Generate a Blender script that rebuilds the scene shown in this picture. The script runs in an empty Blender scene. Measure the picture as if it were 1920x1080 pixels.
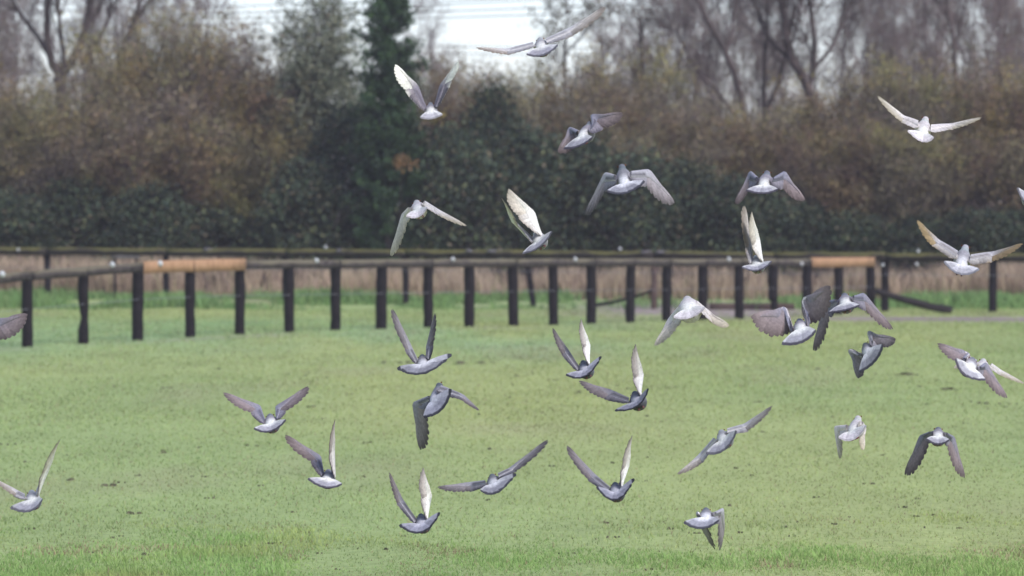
import bpy, math, random
import numpy as np
from mathutils import Vector

rad = math.radians
S = bpy.context.scene
COL = S.collection

# ------------------------------------------------------------------ camera, sky, sun, exposure
FPX, HORIZON, CAM_H = 7500.0, 375.0, 2.15        # focal length and horizon in pixels of a 1920 x 1080 frame
PITCH = math.atan((540.0 - HORIZON) / FPX)
cam_d = bpy.data.cameras.new('camera')
cam_d.sensor_width = 36.0
cam_d.lens = FPX * 36.0 / 1920.0
cam_d.clip_start, cam_d.clip_end = 0.5, 3000.0
cam_d.dof.use_dof = True
cam_d.dof.focus_distance = 21.0
cam_d.dof.aperture_fstop = 4.2
cam = bpy.data.objects.new('camera', cam_d)
COL.objects.link(cam)
cam.location = (0, 0, CAM_H)
cam.rotation_euler = (math.pi / 2 - PITCH, 0, 0)
S.camera = cam

SUN_EL, SUN_AZ = 43.0, 142.0                      # azimuth measured from +Y (view direction), clockwise
world = bpy.data.worlds.new('World')
S.world = world
world.use_nodes = True
wn, wl = world.node_tree.nodes, world.node_tree.links
wn.clear()
w_out = wn.new('ShaderNodeOutputWorld')
w_bg = wn.new('ShaderNodeBackground')
w_sky = wn.new('ShaderNodeTexSky')
w_sky.sky_type = 'NISHITA'
w_sky.sun_disc = False
w_sky.sun_elevation = rad(SUN_EL)
w_sky.sun_rotation = rad(SUN_AZ)
w_sky.air_density, w_sky.dust_density, w_sky.ozone_density = 1.0, 0.5, 2.0
w_hs = wn.new('ShaderNodeHueSaturation')          # thin high overcast: a paler sky than the clear one
w_hs.inputs['Saturation'].default_value = 0.62
w_bg.inputs['Strength'].default_value = 0.097
wl.new(w_sky.outputs[0], w_hs.inputs['Color'])
w_tint = wn.new('ShaderNodeVectorMath'); w_tint.operation = 'MULTIPLY'   # cool lilac cast of the thin overcast
w_tint.inputs[1].default_value = (0.955, 0.975, 1.075)
wl.new(w_hs.outputs[0], w_tint.inputs[0])
wl.new(w_tint.outputs[0], w_bg.inputs['Color'])
wl.new(w_bg.outputs[0], w_out.inputs['Surface'])

sun_d = bpy.data.lights.new('sun', 'SUN')
sun_d.energy = 1.5
sun_d.angle = rad(22)
sun_d.color = (1.0, 0.96, 0.91)
sun = bpy.data.objects.new('sun', sun_d)
COL.objects.link(sun)
_el, _az = rad(SUN_EL), rad(SUN_AZ)
_dir = Vector((math.sin(_az) * math.cos(_el), math.cos(_az) * math.cos(_el), math.sin(_el)))
sun.rotation_euler = (-_dir).to_track_quat('-Z', 'Y').to_euler()
sun.location = (0, 0, 60)

S.view_settings.view_transform = 'Standard'
S.view_settings.look = 'None'
S.view_settings.gamma = 1.0
S.view_settings.exposure = 1.02
S.view_settings.use_curve_mapping = False
S.render.engine = 'CYCLES'

# ------------------------------------------------------------------ helpers
_cp, _sp = math.cos(PITCH), math.sin(PITCH)

def P(px, py, depth):
    """World point seen at a pixel of the 1920 x 1080 frame, at world Y = depth."""
    a, b = (px - 960.0) / FPX, -(py - 540.0) / FPX
    dy, dz = _cp + b * _sp, b * _cp - _sp
    k = depth / dy
    return np.array((a * k, depth, CAM_H + dz * k))

def X(px, depth):
    return (px - 960.0) / FPX * depth

def Zp(py, depth):
    return P(960, py, depth)[2]

def value_noise(x, y, seed=0):
    x = np.asarray(x, float); y = np.asarray(y, float)
    xi, yi = np.floor(x), np.floor(y)
    fx, fy = x - xi, y - yi
    fx, fy = fx * fx * (3 - 2 * fx), fy * fy * (3 - 2 * fy)
    def h(i, j):
        v = np.sin(i * 127.1 + j * 311.7 + seed * 74.7) * 43758.5453
        return v - np.floor(v)
    return (h(xi, yi) * (1 - fx) + h(xi + 1, yi) * fx) * (1 - fy) + (h(xi, yi + 1) * (1 - fx) + h(xi + 1, yi + 1) * fx) * fy

def fbm(x, y, seed=0, octaves=4):
    s, a, t = 0.0, 0.5, 0.0
    for o in range(octaves):
        s = s + a * value_noise(np.asarray(x) * 2 ** o, np.asarray(y) * 2 ** o, seed + o)
        t += a; a *= 0.5
    return s / t

def ground_z(x, y):
    x = np.asarray(x, float); y = np.asarray(y, float)
    z = 0.085 * np.exp(-((x + 3.2) / 4.0) ** 2 - ((y - 62.5) / 6.5) ** 2)
    z = z + 0.03 * (fbm(x * 0.25, y * 0.18, 3, 3) - 0.5) * np.clip((y - 10) / 15, 0, 1)
    z = z + 0.05 * np.exp(-((y - 25.5) / 1.3) ** 2) * (fbm(x * 0.9, y * 0.7, 9, 3))
    z = z + 0.10 * np.exp(-((y - 83.5) / 2.0) ** 2) * np.clip((2.0 - x) / 3, 0, 1) * fbm(x * 0.5, y * 0.3, 5, 2)
    return z

def mesh_np(name, verts, faces, smooth=False):
    """verts (n,3), faces (m,k) all of one size."""
    me = bpy.data.meshes.new(name)
    verts = np.ascontiguousarray(verts, np.float32); faces = np.ascontiguousarray(faces, np.int32)
    k = faces.shape[1]
    me.vertices.add(len(verts)); me.vertices.foreach_set('co', verts.ravel())
    me.loops.add(faces.size); me.loops.foreach_set('vertex_index', faces.ravel())
    me.polygons.add(len(faces))
    me.polygons.foreach_set('loop_start', np.arange(0, faces.size, k, dtype=np.int32))
    me.polygons.foreach_set('loop_total', np.full(len(faces), k, np.int32))
    if smooth:
        me.polygons.foreach_set('use_smooth', np.ones(len(faces), bool))
    me.update(calc_edges=True)
    return me

def set_color(me, rgb, name='tint'):
    rgb = np.asarray(rgb, np.float32)
    at = me.color_attributes.new(name, 'FLOAT_COLOR', 'POINT')
    buf = np.ones((len(me.vertices), 4), np.float32); buf[:, :3] = rgb
    at.data.foreach_set('color', buf.ravel())

def link(name, me, material=None, parent=None, loc=None):
    o = bpy.data.objects.new(name, me)
    COL.objects.link(o)
    if material is not None and me is not None and not me.materials:
        me.materials.append(material)
    if parent is not None:
        o.parent = parent
    if loc is not None:
        o.location = loc
    return o

def empty(name, loc):
    o = bpy.data.objects.new(name, None)
    o.empty_display_size = 0.2
    COL.objects.link(o)
    o.location = loc
    return o

def tag(o, label=None, category=None, group=None, kind=None):
    for k, v in (('label', label), ('category', category), ('group', group), ('kind', kind)):
        if v:
            o[k] = v
    return o

class Quads:
    """Collects quads with a colour for each vertex."""
    def __init__(self):
        self.v, self.f, self.c, self.s = [], [], [], []
    def grid(self, pts, cols, closed=False, smooth=True, flip=False):
        pts = np.asarray(pts, float); n, m = pts.shape[:2]
        base = len(self.v)
        self.v.extend(pts.reshape(-1, 3)); self.c.extend(np.asarray(cols, float).reshape(-1, 3))
        mm = m if closed else m - 1
        for i in range(n - 1):
            for j in range(mm):
                q = (base + i * m + j, base + i * m + (j + 1) % m, base + (i + 1) * m + (j + 1) % m, base + (i + 1) * m + j)
                self.f.append(q[::-1] if flip else q); self.s.append(smooth)
    def mesh(self, name):
        me = mesh_np(name, np.array(self.v), np.array(self.f))
        me.polygons.foreach_set('use_smooth', np.array(self.s, bool))
        set_color(me, np.array(self.c))
        return me

def tubes(p0, p1, r0, r1, sides=3):
    """One tapered prism for each segment (vectorised). Returns verts, quads."""
    p0, p1 = np.asarray(p0, float), np.asarray(p1, float)
    n = len(p0)
    d = p1 - p0
    d = d / np.maximum(np.linalg.norm(d, axis=1, keepdims=True), 1e-9)
    ref = np.where(np.abs(d[:, 2:3]) > 0.9, np.array([[1.0, 0, 0]]), np.array([[0, 0, 1.0]]))
    u = np.cross(d, ref); u /= np.linalg.norm(u, axis=1, keepdims=True)
    w = np.cross(d, u)
    a = np.arange(sides) * 2 * math.pi / sides
    ring = u[:, None, :] * np.cos(a)[None, :, None] + w[:, None, :] * np.sin(a)[None, :, None]
    lo = p0[:, None, :] + ring * np.asarray(r0, float)[:, None, None]
    hi = p1[:, None, :] + ring * np.asarray(r1, float)[:, None, None]
    v = np.concatenate([lo, hi], axis=1).reshape(-1, 3)
    b = (np.arange(n) * 2 * sides)[:, None]
    j = np.arange(sides); k = (j + 1) % sides
    f = np.stack([b + j, b + k, b + sides + k, b + sides + j], axis=2).reshape(-1, 4)
    return v, f

# ------------------------------------------------------------------ materials
def new_mat(name):
    m = bpy.data.materials.new(name)
    m.use_nodes = True
    n, l = m.node_tree.nodes, m.node_tree.links
    n.clear()
    out = n.new('ShaderNodeOutputMaterial')
    return m, n, l, out

def tint_mat(name, rough=0.8, translucent=0.0, noise_scale=30.0, noise_amt=0.25, spec=0.25, gain=1.0):
    """Colour from the mesh's tint, broken up with noise."""
    m, n, l, out = new_mat(name)
    at = n.new('ShaderNodeAttribute'); at.attribute_name = 'tint'
    tc = n.new('ShaderNodeTexCoord')
    nz = n.new('ShaderNodeTexNoise'); nz.inputs['Scale'].default_value = noise_scale; nz.inputs['Detail'].default_value = 3
    mr = n.new('ShaderNodeMapRange')
    mr.inputs['From Min'].default_value, mr.inputs['From Max'].default_value = 0.3, 0.7
    mr.inputs['To Min'].default_value, mr.inputs['To Max'].default_value = (1 - noise_amt) * gain, (1 + noise_amt) * gain
    mx = n.new('ShaderNodeVectorMath'); mx.operation = 'SCALE'
    bs = n.new('ShaderNodeBsdfPrincipled')
    bs.inputs['Roughness'].default_value = rough
    bs.inputs['Specular IOR Level'].default_value = spec
    l.new(tc.outputs['Object'], nz.inputs['Vector'])
    l.new(nz.outputs['Fac'], mr.inputs['Value'])
    l.new(at.outputs['Color'], mx.inputs[0]); l.new(mr.outputs[0], mx.inputs['Scale'])
    l.new(mx.outputs[0], bs.inputs['Base Color'])
    if translucent > 0:
        tr = n.new('ShaderNodeBsdfTranslucent'); mix = n.new('ShaderNodeMixShader')
        mix.inputs[0].default_value = translucent
        l.new(mx.outputs[0], tr.inputs['Color'])
        l.new(bs.outputs[0], mix.inputs[1]); l.new(tr.outputs[0], mix.inputs[2])
        l.new(mix.outputs[0], out.inputs['Surface'])
    else:
        l.new(bs.outputs[0], out.inputs['Surface'])
    return m

def wood_mat(name, c0, c1, top_tone=None, rough=0.85, stretch=(3, 3, 25)):
    """Grainy wood, optionally with moss (growth, or a lit edge put into the colour) on faces that look up."""
    m, n, l, out = new_mat(name)
    tc = n.new('ShaderNodeTexCoord')
    mp = n.new('ShaderNodeMapping'); mp.inputs['Scale'].default_value = stretch
    nz = n.new('ShaderNodeTexNoise'); nz.inputs['Scale'].default_value = 2.0; nz.inputs['Detail'].default_value = 6
    rp = n.new('ShaderNodeValToRGB')
    rp.color_ramp.elements[0].position, rp.color_ramp.elements[1].position = 0.3, 0.72
    rp.color_ramp.elements[0].color, rp.color_ramp.elements[1].color = (*c0, 1), (*c1, 1)
    bs = n.new('ShaderNodeBsdfPrincipled')
    bs.inputs['Roughness'].default_value = rough
    bs.inputs['Specular IOR Level'].default_value = 0.2
    bp = n.new('ShaderNodeBump'); bp.inputs['Strength'].default_value = 0.5; bp.inputs['Distance'].default_value = 0.01
    l.new(tc.outputs['Object'], mp.inputs['Vector']); l.new(mp.outputs[0], nz.inputs['Vector'])
    l.new(nz.outputs['Fac'], rp.inputs['Fac']); l.new(nz.outputs['Fac'], bp.inputs['Height'])
    l.new(bp.outputs[0], bs.inputs['Normal'])
    col = rp.outputs['Color']
    if top_tone:
        ge = n.new('ShaderNodeNewGeometry'); sx = n.new('ShaderNodeSeparateXYZ')
        n2 = n.new('ShaderNodeTexNoise'); n2.inputs['Scale'].default_value = 2.2; n2.inputs['Detail'].default_value = 5
        ad = n.new('ShaderNodeMath'); ad.operation = 'MULTIPLY_ADD'
        ad.inputs[1].default_value, ad.inputs[2].default_value = 0.55, 0.0
        a2 = n.new('ShaderNodeMath'); a2.operation = 'ADD'
        mr = n.new('ShaderNodeMapRange'); mr.inputs['From Min'].default_value, mr.inputs['From Max'].default_value = 0.55, 0.8
        mx = n.new('ShaderNodeMix'); mx.data_type = 'RGBA'
        mx.inputs[7].default_value = (*top_tone, 1)
        l.new(ge.outputs['Normal'], sx.inputs[0]); l.new(sx.outputs['Z'], ad.inputs[0])
        l.new(tc.outputs['Object'], n2.inputs['Vector'])
        l.new(ad.outputs[0], a2.inputs[0]); l.new(n2.outputs['Fac'], a2.inputs[1])
        l.new(a2.outputs[0], mr.inputs['Value']); l.new(mr.outputs[0], mx.inputs[0])
        l.new(col, mx.inputs[6]); col = mx.outputs[2]
    l.new(col, bs.inputs['Base Color'])
    l.new(bs.outputs[0], out.inputs['Surface'])
    return m

def plain_mat(name, rgb, rough=0.6, spec=0.3, metal=0.0):
    m, n, l, out = new_mat(name)
    bs = n.new('ShaderNodeBsdfPrincipled')
    tc = n.new('ShaderNodeTexCoord'); nz = n.new('ShaderNodeTexNoise'); nz.inputs['Scale'].default_value = 25
    mx = n.new('ShaderNodeMix'); mx.data_type = 'RGBA'
    mx.inputs[6].default_value = (*[c * 0.75 for c in rgb], 1); mx.inputs[7].default_value = (*rgb, 1)
    l.new(tc.outputs['Object'], nz.inputs['Vector']); l.new(nz.outputs['Fac'], mx.inputs[0])
    l.new(mx.outputs[2], bs.inputs['Base Color'])
    bs.inputs['Roughness'].default_value = rough; bs.inputs['Specular IOR Level'].default_value = spec
    bs.inputs['Metallic'].default_value = metal
    l.new(bs.outputs[0], out.inputs['Surface'])
    return m

M = {}
M['leaf'] = tint_mat('leaf', 0.6, 0.18, 1.2, 0.3, 0.3)
M['twig'] = tint_mat('twig', 0.9, 0.0, 2.0, 0.25, 0.15)
M['grass'] = tint_mat('grass', 0.75, 0.25, 0.8, 0.12, 0.2)
M['straw'] = tint_mat('straw', 0.85, 0.2, 0.6, 0.2, 0.15)
M['feather'] = tint_mat('feather', 0.8, 0.18, 75.0, 0.17, 0.15)
M['soil'] = tint_mat('soil', 0.95, 0.0, 20.0, 0.4, 0.1)
M['post'] = wood_mat('creosoted_post', (0.006, 0.006, 0.008), (0.024, 0.019, 0.022))
M['rail'] = wood_mat('old_rail', (0.036, 0.029, 0.031), (0.105, 0.088, 0.084), top_tone=(0.15, 0.13, 0.095), stretch=(25, 3, 3))  # paler upward faces: the rail's lit top edge put into the colour
M['mossy'] = wood_mat('mossy_rail', (0.020, 0.017, 0.018), (0.060, 0.050, 0.045), top_tone=(0.125, 0.115, 0.045), stretch=(25, 3, 3))
M['new'] = wood_mat('new_softwood', (0.29, 0.165, 0.095), (0.46, 0.275, 0.165), stretch=(20, 3, 3))
M['greyplank'] = wood_mat('grey_plank', (0.12, 0.11, 0.12), (0.24, 0.22, 0.24), stretch=(20, 3, 3))
M['log'] = wood_mat('fallen_wood', (0.014, 0.012, 0.013), (0.05, 0.042, 0.042))
M['brownpost'] = wood_mat('brown_post', (0.06, 0.04, 0.035), (0.13, 0.09, 0.08))
M['white'] = plain_mat('white_plastic', (0.60, 0.60, 0.62), 0.5)
M['wire'] = plain_mat('fence_wire', (0.30, 0.30, 0.33), 0.5, 0.4)
M['cable'] = plain_mat('power_cable', (0.08, 0.08, 0.09), 0.6)
M['eye'] = plain_mat('eye', (0.20, 0.05, 0.02), 0.2, 0.5)
M['beak'] = plain_mat('beak', (0.06, 0.055, 0.06), 0.5)
M['foot'] = plain_mat('foot', (0.16, 0.04, 0.045), 0.6)

# ------------------------------------------------------------------ ground
def dirt_mask(x, y):
    """Bare earth: the worn track beyond the end of the near fence, its edge along the right, scuffs along the posts."""
    nz = fbm(x * 0.7, y * 0.35, 21, 4) - 0.5
    a = np.exp(-((x - 3.8) / 2.1) ** 2 - ((y - 78.5) / 5.0) ** 2) * 1.8
    b = np.exp(-((y - 72.4 + 0.10 * (x - 6)) / 1.5) ** 2) * np.clip((x - 4.6) / 1.5, 0, 1) * 1.4
    c = 0.75 * np.exp(-((x + 0.38) / 0.45) ** 2 - ((y - 66.0) / 0.8) ** 2)
    # scuffed line in front of the near fence
    fx = np.clip((x + 7.1) / 11.2, 0, 1)
    d = 0.55 * np.exp(-((y - (57.0 + 13.6 * fx)) / 0.7) ** 2) * np.clip((4.5 - x) / 2, 0, 1) * np.clip(fbm(x * 0.8, y * 0.3, 33, 2) * 2.2 - 0.7, 0, 1)
    e = 0.9 * np.exp(-((y - 87.5) / 2.5) ** 2) * np.clip(fbm(x * 0.4, y * 0.2, 35, 2) * 2 - 0.5, 0, 1)
    return np.clip(np.maximum.reduce([a, b, c, d, e]) + nz * 0.5 * (np.maximum.reduce([a, b, c, d, e]) > 0.15), 0, 1)

def turf_color(x, y):
    """Green of the grazed turf, in broad patches (albedo)."""
    big = fbm(x * 0.16, y * 0.045, 1, 3)
    mid = fbm(x * 0.55, y * 0.16, 2, 4)
    fine = fbm(x * 2.6, y * 0.8, 4, 3)
    g = np.array([0.318, 0.395, 0.162]); yl = np.array([0.370, 0.412, 0.168]); br = np.array([0.350, 0.330, 0.195]); cool = np.array([0.285, 0.420, 0.215])
    x = np.asarray(x, float); y = np.asarray(y, float)
    col = np.broadcast_to(g, x.shape + (3,)).copy()
    k = np.clip((big - 0.42) * 4, 0, 1)[..., None]; col = col * (1 - k) + yl * k
    far = np.clip((y - 50) / 8, 0, 1) * np.clip((74 - y) / 5, 0, 1) * np.clip((3.5 - x) / 3, 0, 1)
    k = (0.75 * far * np.clip(mid * 2 - 0.4, 0, 1))[..., None]; col = col * (1 - k) + cool * k
    k = (np.clip((mid - 0.60) * 4, 0, 1) * 0.65)[..., None]; col = col * (1 - k) + br * k
    col = col * (0.87 + 0.26 * fine)[..., None]
    return col

xs = np.concatenate([[-900, -500, -250, -120, -60, -35, -22], np.arange(-15, 15.01, 0.3), [22, 35, 60, 120, 250, 500, 900]])
ys = np.concatenate([[-300, -100, -30, 0, 8, 14], np.arange(18, 100.01, 0.5), [104, 110, 120, 140, 180, 260, 400, 700, 1200, 2000]])
gx, gy = np.meshgrid(xs, ys)
gz = ground_z(gx, gy)
nx = len(xs)
idx = (np.arange(len(ys) - 1)[:, None] * nx + np.arange(nx - 1)[None, :]).ravel()
gf = np.stack([idx, idx + 1, idx + nx + 1, idx + nx], axis=1)
gme = mesh_np('field', np.stack([gx, gy, gz], -1).reshape(-1, 3), gf, smooth=True)
gcol = turf_color(gx, gy) * 0.98
k = dirt_mask(gx, gy)[..., None]
dirt_c = np.array([0.300, 0.245, 0.225])
gcol = gcol * (1 - k) + dirt_c * (0.75 + 0.5 * fbm(gx * 1.3, gy * 0.5, 8, 3))[..., None] * k
set_color(gme, gcol.reshape(-1, 3))
M['ground'] = tint_mat('field_turf', 0.95, 0.0, 14.0, 0.16, 0.1)
tag(link('field', gme, M['ground']), 'grazed green paddock with worn earth by the fence end', 'field', kind='structure')

# ------------------------------------------------------------------ grass (stuff)
def blades(x, y, length, width, lean, col, seed):
    rng = np.random.default_rng(seed)
    n = len(x)
    a = rng.uniform(0, 2 * math.pi, n)
    wv = np.stack([np.cos(a), np.sin(a), np.zeros(n)], 1) * (width * 0.5)[:, None]
    la = rng.uniform(0, 2 * math.pi, n)
    lv = np.stack([np.cos(la), np.sin(la), np.zeros(n)], 1) * (lean * length)[:, None]
    base = np.stack([x, y, ground_z(x, y) - 0.006], 1)
    up = np.zeros((n, 3)); up[:, 2] = length
    mid = base + lv * 0.35 + up * 0.6
    tip = base + lv + up * 0.98
    v = np.stack([base - wv, base + wv, mid + wv * 0.75, mid - wv * 0.75, tip + wv * 0.12, tip - wv * 0.12], 1).reshape(-1, 3)
    b = np.arange(n)[:, None] * 6
    f = np.concatenate([b + np.array([[0, 1, 2, 3]]), b + np.array([[3, 2, 4, 5]])], 0)
    c = np.repeat(col, 6, axis=0)
    shade = np.tile(np.array([0.85, 0.85, 1.0, 1.0, 1.1, 1.1]), n)[:, None]
    return v, f, c * shade

def in_view(x, y, margin=1.12):
    return np.abs(x) < y * 960 / FPX * margin + 0.25

def scatter(n, y0, y1, seed, power=1.0):
    rng = np.random.default_rng(seed)
    y = y0 + (y1 - y0) * rng.random(n) ** power
    x = (rng.random(n) * 2 - 1) * (y * 960 / FPX * 1.04 + 0.9)
    return x, y, rng

# short turf
x, y, rng = scatter(275000, 20.5, 79, 11, 1.18)
keep = rng.random(len(x)) > dirt_mask(x, y) * 0.95
x, y = x[keep], y[keep]
n = len(x)
L = rng.uniform(0.010, 0.028, n) * (0.7 + 0.9 * fbm(x * 0.8, y * 0.3, 6, 3)) * (1 + 0.35 * np.clip((y - 30) / 40, 0, 1))
W = rng.uniform(0.005, 0.010, n) * (y / 28)
c = turf_color(x, y) * rng.uniform(0.87, 1.13, n)[:, None] * (1 + (rng.random((n, 3)) - 0.5) * 0.12)
dry = rng.random(n) < 0.07
c[dry] = np.array([0.36, 0.31, 0.18]) * rng.uniform(0.6, 1.1, dry.sum())[:, None]
v, f, c = blades(x, y, L, W, rng.uniform(0.2, 1.2, n), c, 12)
me = mesh_np('turf_grass', v, f); set_color(me, c)
tag(link('turf_grass', me, M['grass']), 'short grazed grass covering the paddock', 'grass', kind='stuff')

# longer clumps along the near edge of the field
x, y, rng = scatter(150000, 20.5, 28.5, 13, 0.9)
clump = fbm(x * 1.1, y * 0.75, 15, 4)
edge = np.clip((26.9 + 3.4 * (fbm(x * 0.55, y * 0.2, 16, 3) - 0.5) + 1.6 * (fbm(x * 2.1, y * 0.9, 44, 2) - 0.5) + 0.18 * x - y) / 3.0, 0, 1)
dens = np.clip((clump - 0.20) * 3.2, 0.30, 1) * edge
keep = rng.random(len(x)) < dens
x, y, clump = x[keep], y[keep], clump[keep]
n = len(x)
L = rng.uniform(0.018, 0.046, n) * np.clip(0.42 + (clump - 0.42) * 3.2, 0.34, 1.35) * (0.45 + 0.55 * edge[keep])
W = rng.uniform(0.004, 0.008, n)
lush = np.clip((fbm(x * 0.9, y * 0.6, 17, 3) - 0.44) * 6, 0, 1)[:, None]
c = (np.array([0.40, 0.46, 0.150]) * (1 - lush) + np.array([0.255, 0.420, 0.120]) * lush) * rng.uniform(0.7, 1.3, n)[:, None]
c = c * 0.68 + turf_color(x, y) * 0.32
dryz = fbm(x * 1.3 + 40, y * 0.9, 18, 3)
dry = rng.random(n) < np.clip((dryz - 0.54) * 6.0, 0.03, 0.55)
c[dry] = np.array([0.40, 0.31, 0.19]) * rng.uniform(0.55, 1.1, dry.sum())[:, None]
v, f, c = blades(x, y, L, W, rng.uniform(0.15, 0.9, n), c, 14)
me = mesh_np('rough_grass', v, f); set_color(me, c)
tag(link('rough_grass', me, M['grass']), 'longer bright green grass clumps along the near edge of the paddock', 'grass', kind='stuff')

# uncut green grass under and behind the far fence
x, y, rng = scatter(90000, 76.5, 89, 19, 1.0)
cl = fbm(x * 0.7, y * 0.35, 20, 3)
wgt = np.where(x < 1.3, 1.0, np.where(x < 5.6, 0.10, 0.8)) * np.clip((y - 77.5 - 1.2 * (cl - 0.4) * 4) / 1.5, 0, 1)
keep = rng.random(len(x)) < wgt * np.clip((cl - 0.28) * 4, 0, 1)
x, y, cl = x[keep], y[keep], cl[keep]
n = len(x)
L = rng.uniform(0.05, 0.22, n) * np.clip(0.2 + (cl - 0.3) * 3.6, 0.2, 1.6)
c = np.array([0.200, 0.305, 0.115]) * rng.uniform(0.6, 1.35, n)[:, None] * (1 + (rng.random((n, 3)) - 0.5) * 0.2)
v, f, c = blades(x, y, L, rng.uniform(0.015, 0.03, n), rng.uniform(0.2, 0.9, n), c, 21)
me = mesh_np('tall_green_grass', v, f); set_color(me, c)
tag(link('tall_green_grass', me, M['grass']), 'lush uncut green grass at the foot of the far fence', 'grass', kind='stuff')

# dead straw-coloured grass behind the far fence
x, y, rng = scatter(60000, 86, 93.5, 22, 1.0)
cl = fbm(x * 0.8, y * 0.4, 23, 3)
keep = rng.random(len(x)) < np.clip((cl - 0.25) * 3.2, 0.15, 1)
x, y, cl = x[keep], y[keep], cl[keep]
n = len(x)
hi = np.where(x < -5.5, 0.85, 0.62) + 0.9 * (cl - 0.5)
L = rng.uniform(0.45, 1.08, n) * hi
pal = np.array([[0.47, 0.355, 0.255], [0.41, 0.295, 0.235], [0.55, 0.43, 0.29], [0.30, 0.215, 0.175], [0.36, 0.34, 0.19]])
c = pal[rng.choice(5, n, p=[0.38, 0.24, 0.2, 0.12, 0.06])] * rng.uniform(0.75, 1.2, n)[:, None]
v, f, c = blades(x, y, L, rng.uniform(0.012, 0.028, n), rng.uniform(0.05, 0.75, n), c, 24)
me = mesh_np('dry_grass', v, f); set_color(me, c)
tag(link('dry_grass', me, M['straw']), 'dead straw coloured grass standing between the far fence and the hedge', 'dry grass', kind='stuff')

# dark dead weed stems hanging over the straw
x, y, rng = scatter(2600, 87.0, 93.0, 25, 1.0)
cl = fbm(x * 0.9, y * 0.6, 26, 3)
keep = rng.random(len(x)) < np.clip((cl - 0.38) * 4 + np.where(x > 7, 0.45, 0), 0.02, 1)
x, y = x[keep], y[keep]
n = len(x)
L = rng.uniform(0.55, 0.95, n)
c = np.array([0.045, 0.033, 0.034]) * rng.uniform(0.7, 1.6, n)[:, None]
v, f, c = blades(x, y, L, rng.uniform(0.02, 0.05, n), rng.uniform(0.05, 0.4, n), c, 27)
me = mesh_np('dead_weeds', v, f); set_color(me, c)
tag(link('dead_weeds', me, M['straw']), 'dark dead weed stems standing among the straw', 'weeds', kind='stuff')

# droppings and soil crumbs lying on the turf
rng = np.random.default_rng(31)
spots = []
for i in range(360):
    yy = 23 + 43 * rng.random() ** 1.25
    xx = (rng.random() * 2 - 1) * (yy * 0.128 * 1.1)
    if fbm(np.array(xx * 0.6), np.array(yy * 0.25), 32, 2) < 0.47 and rng.random() < 0.7:
        continue
    spots.append((xx, yy, rng.uniform(0.010, 0.028) * (1 + 0.4 * (yy > 40))))
for px, py, wd in ((1535, 692, 0.10), (1700, 703, 0.12), (1716, 703, 0.06), (1780, 731, 0.09), (750, 682, 0.10), (890, 682, 0.12), (205, 911, 0.05), (130, 901, 0.045), (14, 834, 0.05),
                   (475, 836, 0.035), (1000, 846, 0.04), (925, 843, 0.05), (250, 964, 0.035), (305, 849, 0.05), (1100, 735, 0.07), (1862, 757, 0.06), (1028, 657, 0.06), (935, 940, 0.04), (1620, 910, 0.04), (1566, 782, 0.05)):
    dd = CAM_H * FPX / (py - HORIZON)
    spots.append((X(px, dd), dd, wd))
vv, ff, cc = [], [], []
for (xx, yy, r) in spots:
    zz = float(ground_z(xx, yy))
    for q in range(rng.integers(1, 5)):
        ox, oy = rng.normal(0, r * 1.1), rng.normal(0, r * 0.8)
        rr = r * rng.uniform(0.35, 0.9); hgt = rr * rng.uniform(0.12, 0.3) + 0.008
        b = len(vv)
        ang = rng.uniform(0, 6.28)
        ring = [(xx + ox + math.cos(ang + t) * rr * rng.uniform(0.7, 1.2), yy + oy + math.sin(ang + t) * rr * rng.uniform(0.7, 1.2)) for t in np.arange(6) * math.pi / 3]
        vv += [(a, bb, zz - 0.01) for a, bb in ring] + [(xx + ox + (a - xx - ox) * 0.5, yy + oy + (bb - yy - oy) * 0.5, zz + hgt) for a, bb in ring]
        col = np.array([0.085, 0.080, 0.050]) * rng.uniform(0.6, 1.5)
        cc += [col] * 12
        ff += [(b + t, b + (t + 1) % 6, b + 6 + (t + 1) % 6, b + 6 + t) for t in range(6)]
        ff += [(b + 6, b + 7, b + 8, b + 9), (b + 6, b + 9, b + 10, b + 11)]
me = mesh_np('droppings', np.array(vv), np.array(ff)); set_color(me, np.array(cc))
tag(link('droppings', me, M['soil']), 'dark droppings and soil crumbs scattered over the turf', 'droppings', kind='stuff')

# ------------------------------------------------------------------ fences
def worn_box(w, d, z0, z1, rings, rng, jitter=0.006, notch=None, lean=(0.0, 0.0)):
    """A weathered square post as a ringed box around the local origin."""
    v, f = [], []
    for i in range(rings):
        t = i / (rings - 1)
        z = z0 + (z1 - z0) * t
        k = 1.0 + rng.uniform(-0.05, 0.05)
        cxo = rng.uniform(-jitter, jitter) + lean[0] * (z - 0); cyo = rng.uniform(-jitter, jitter) + lean[1] * z
        if notch and abs(z - notch[0]) < notch[1]:
            k *= notch[2]; cxo += 0.012
        for sx, sy in ((-1, -1), (1, -1), (1, 1), (-1, 1)):
            v.append((cxo + sx * w * 0.5 * k + rng.uniform(-jitter, jitter) * 0.5, cyo + sy * d * 0.5 * k, z + (rng.uniform(-0.012, 0.012) if i in (0, rings - 1) else 0)))
    for i in range(rings - 1):
        for j in range(4):
            a, b = i * 4 + j, i * 4 + (j + 1) % 4
            f.append((a, b, b + 4, a + 4))
    f.append((3, 2, 1, 0)); t = (rings - 1) * 4
    f.append((t, t + 1, t + 2, t + 3))
    return mesh_np('post', np.array(v), np.array(f))

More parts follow.
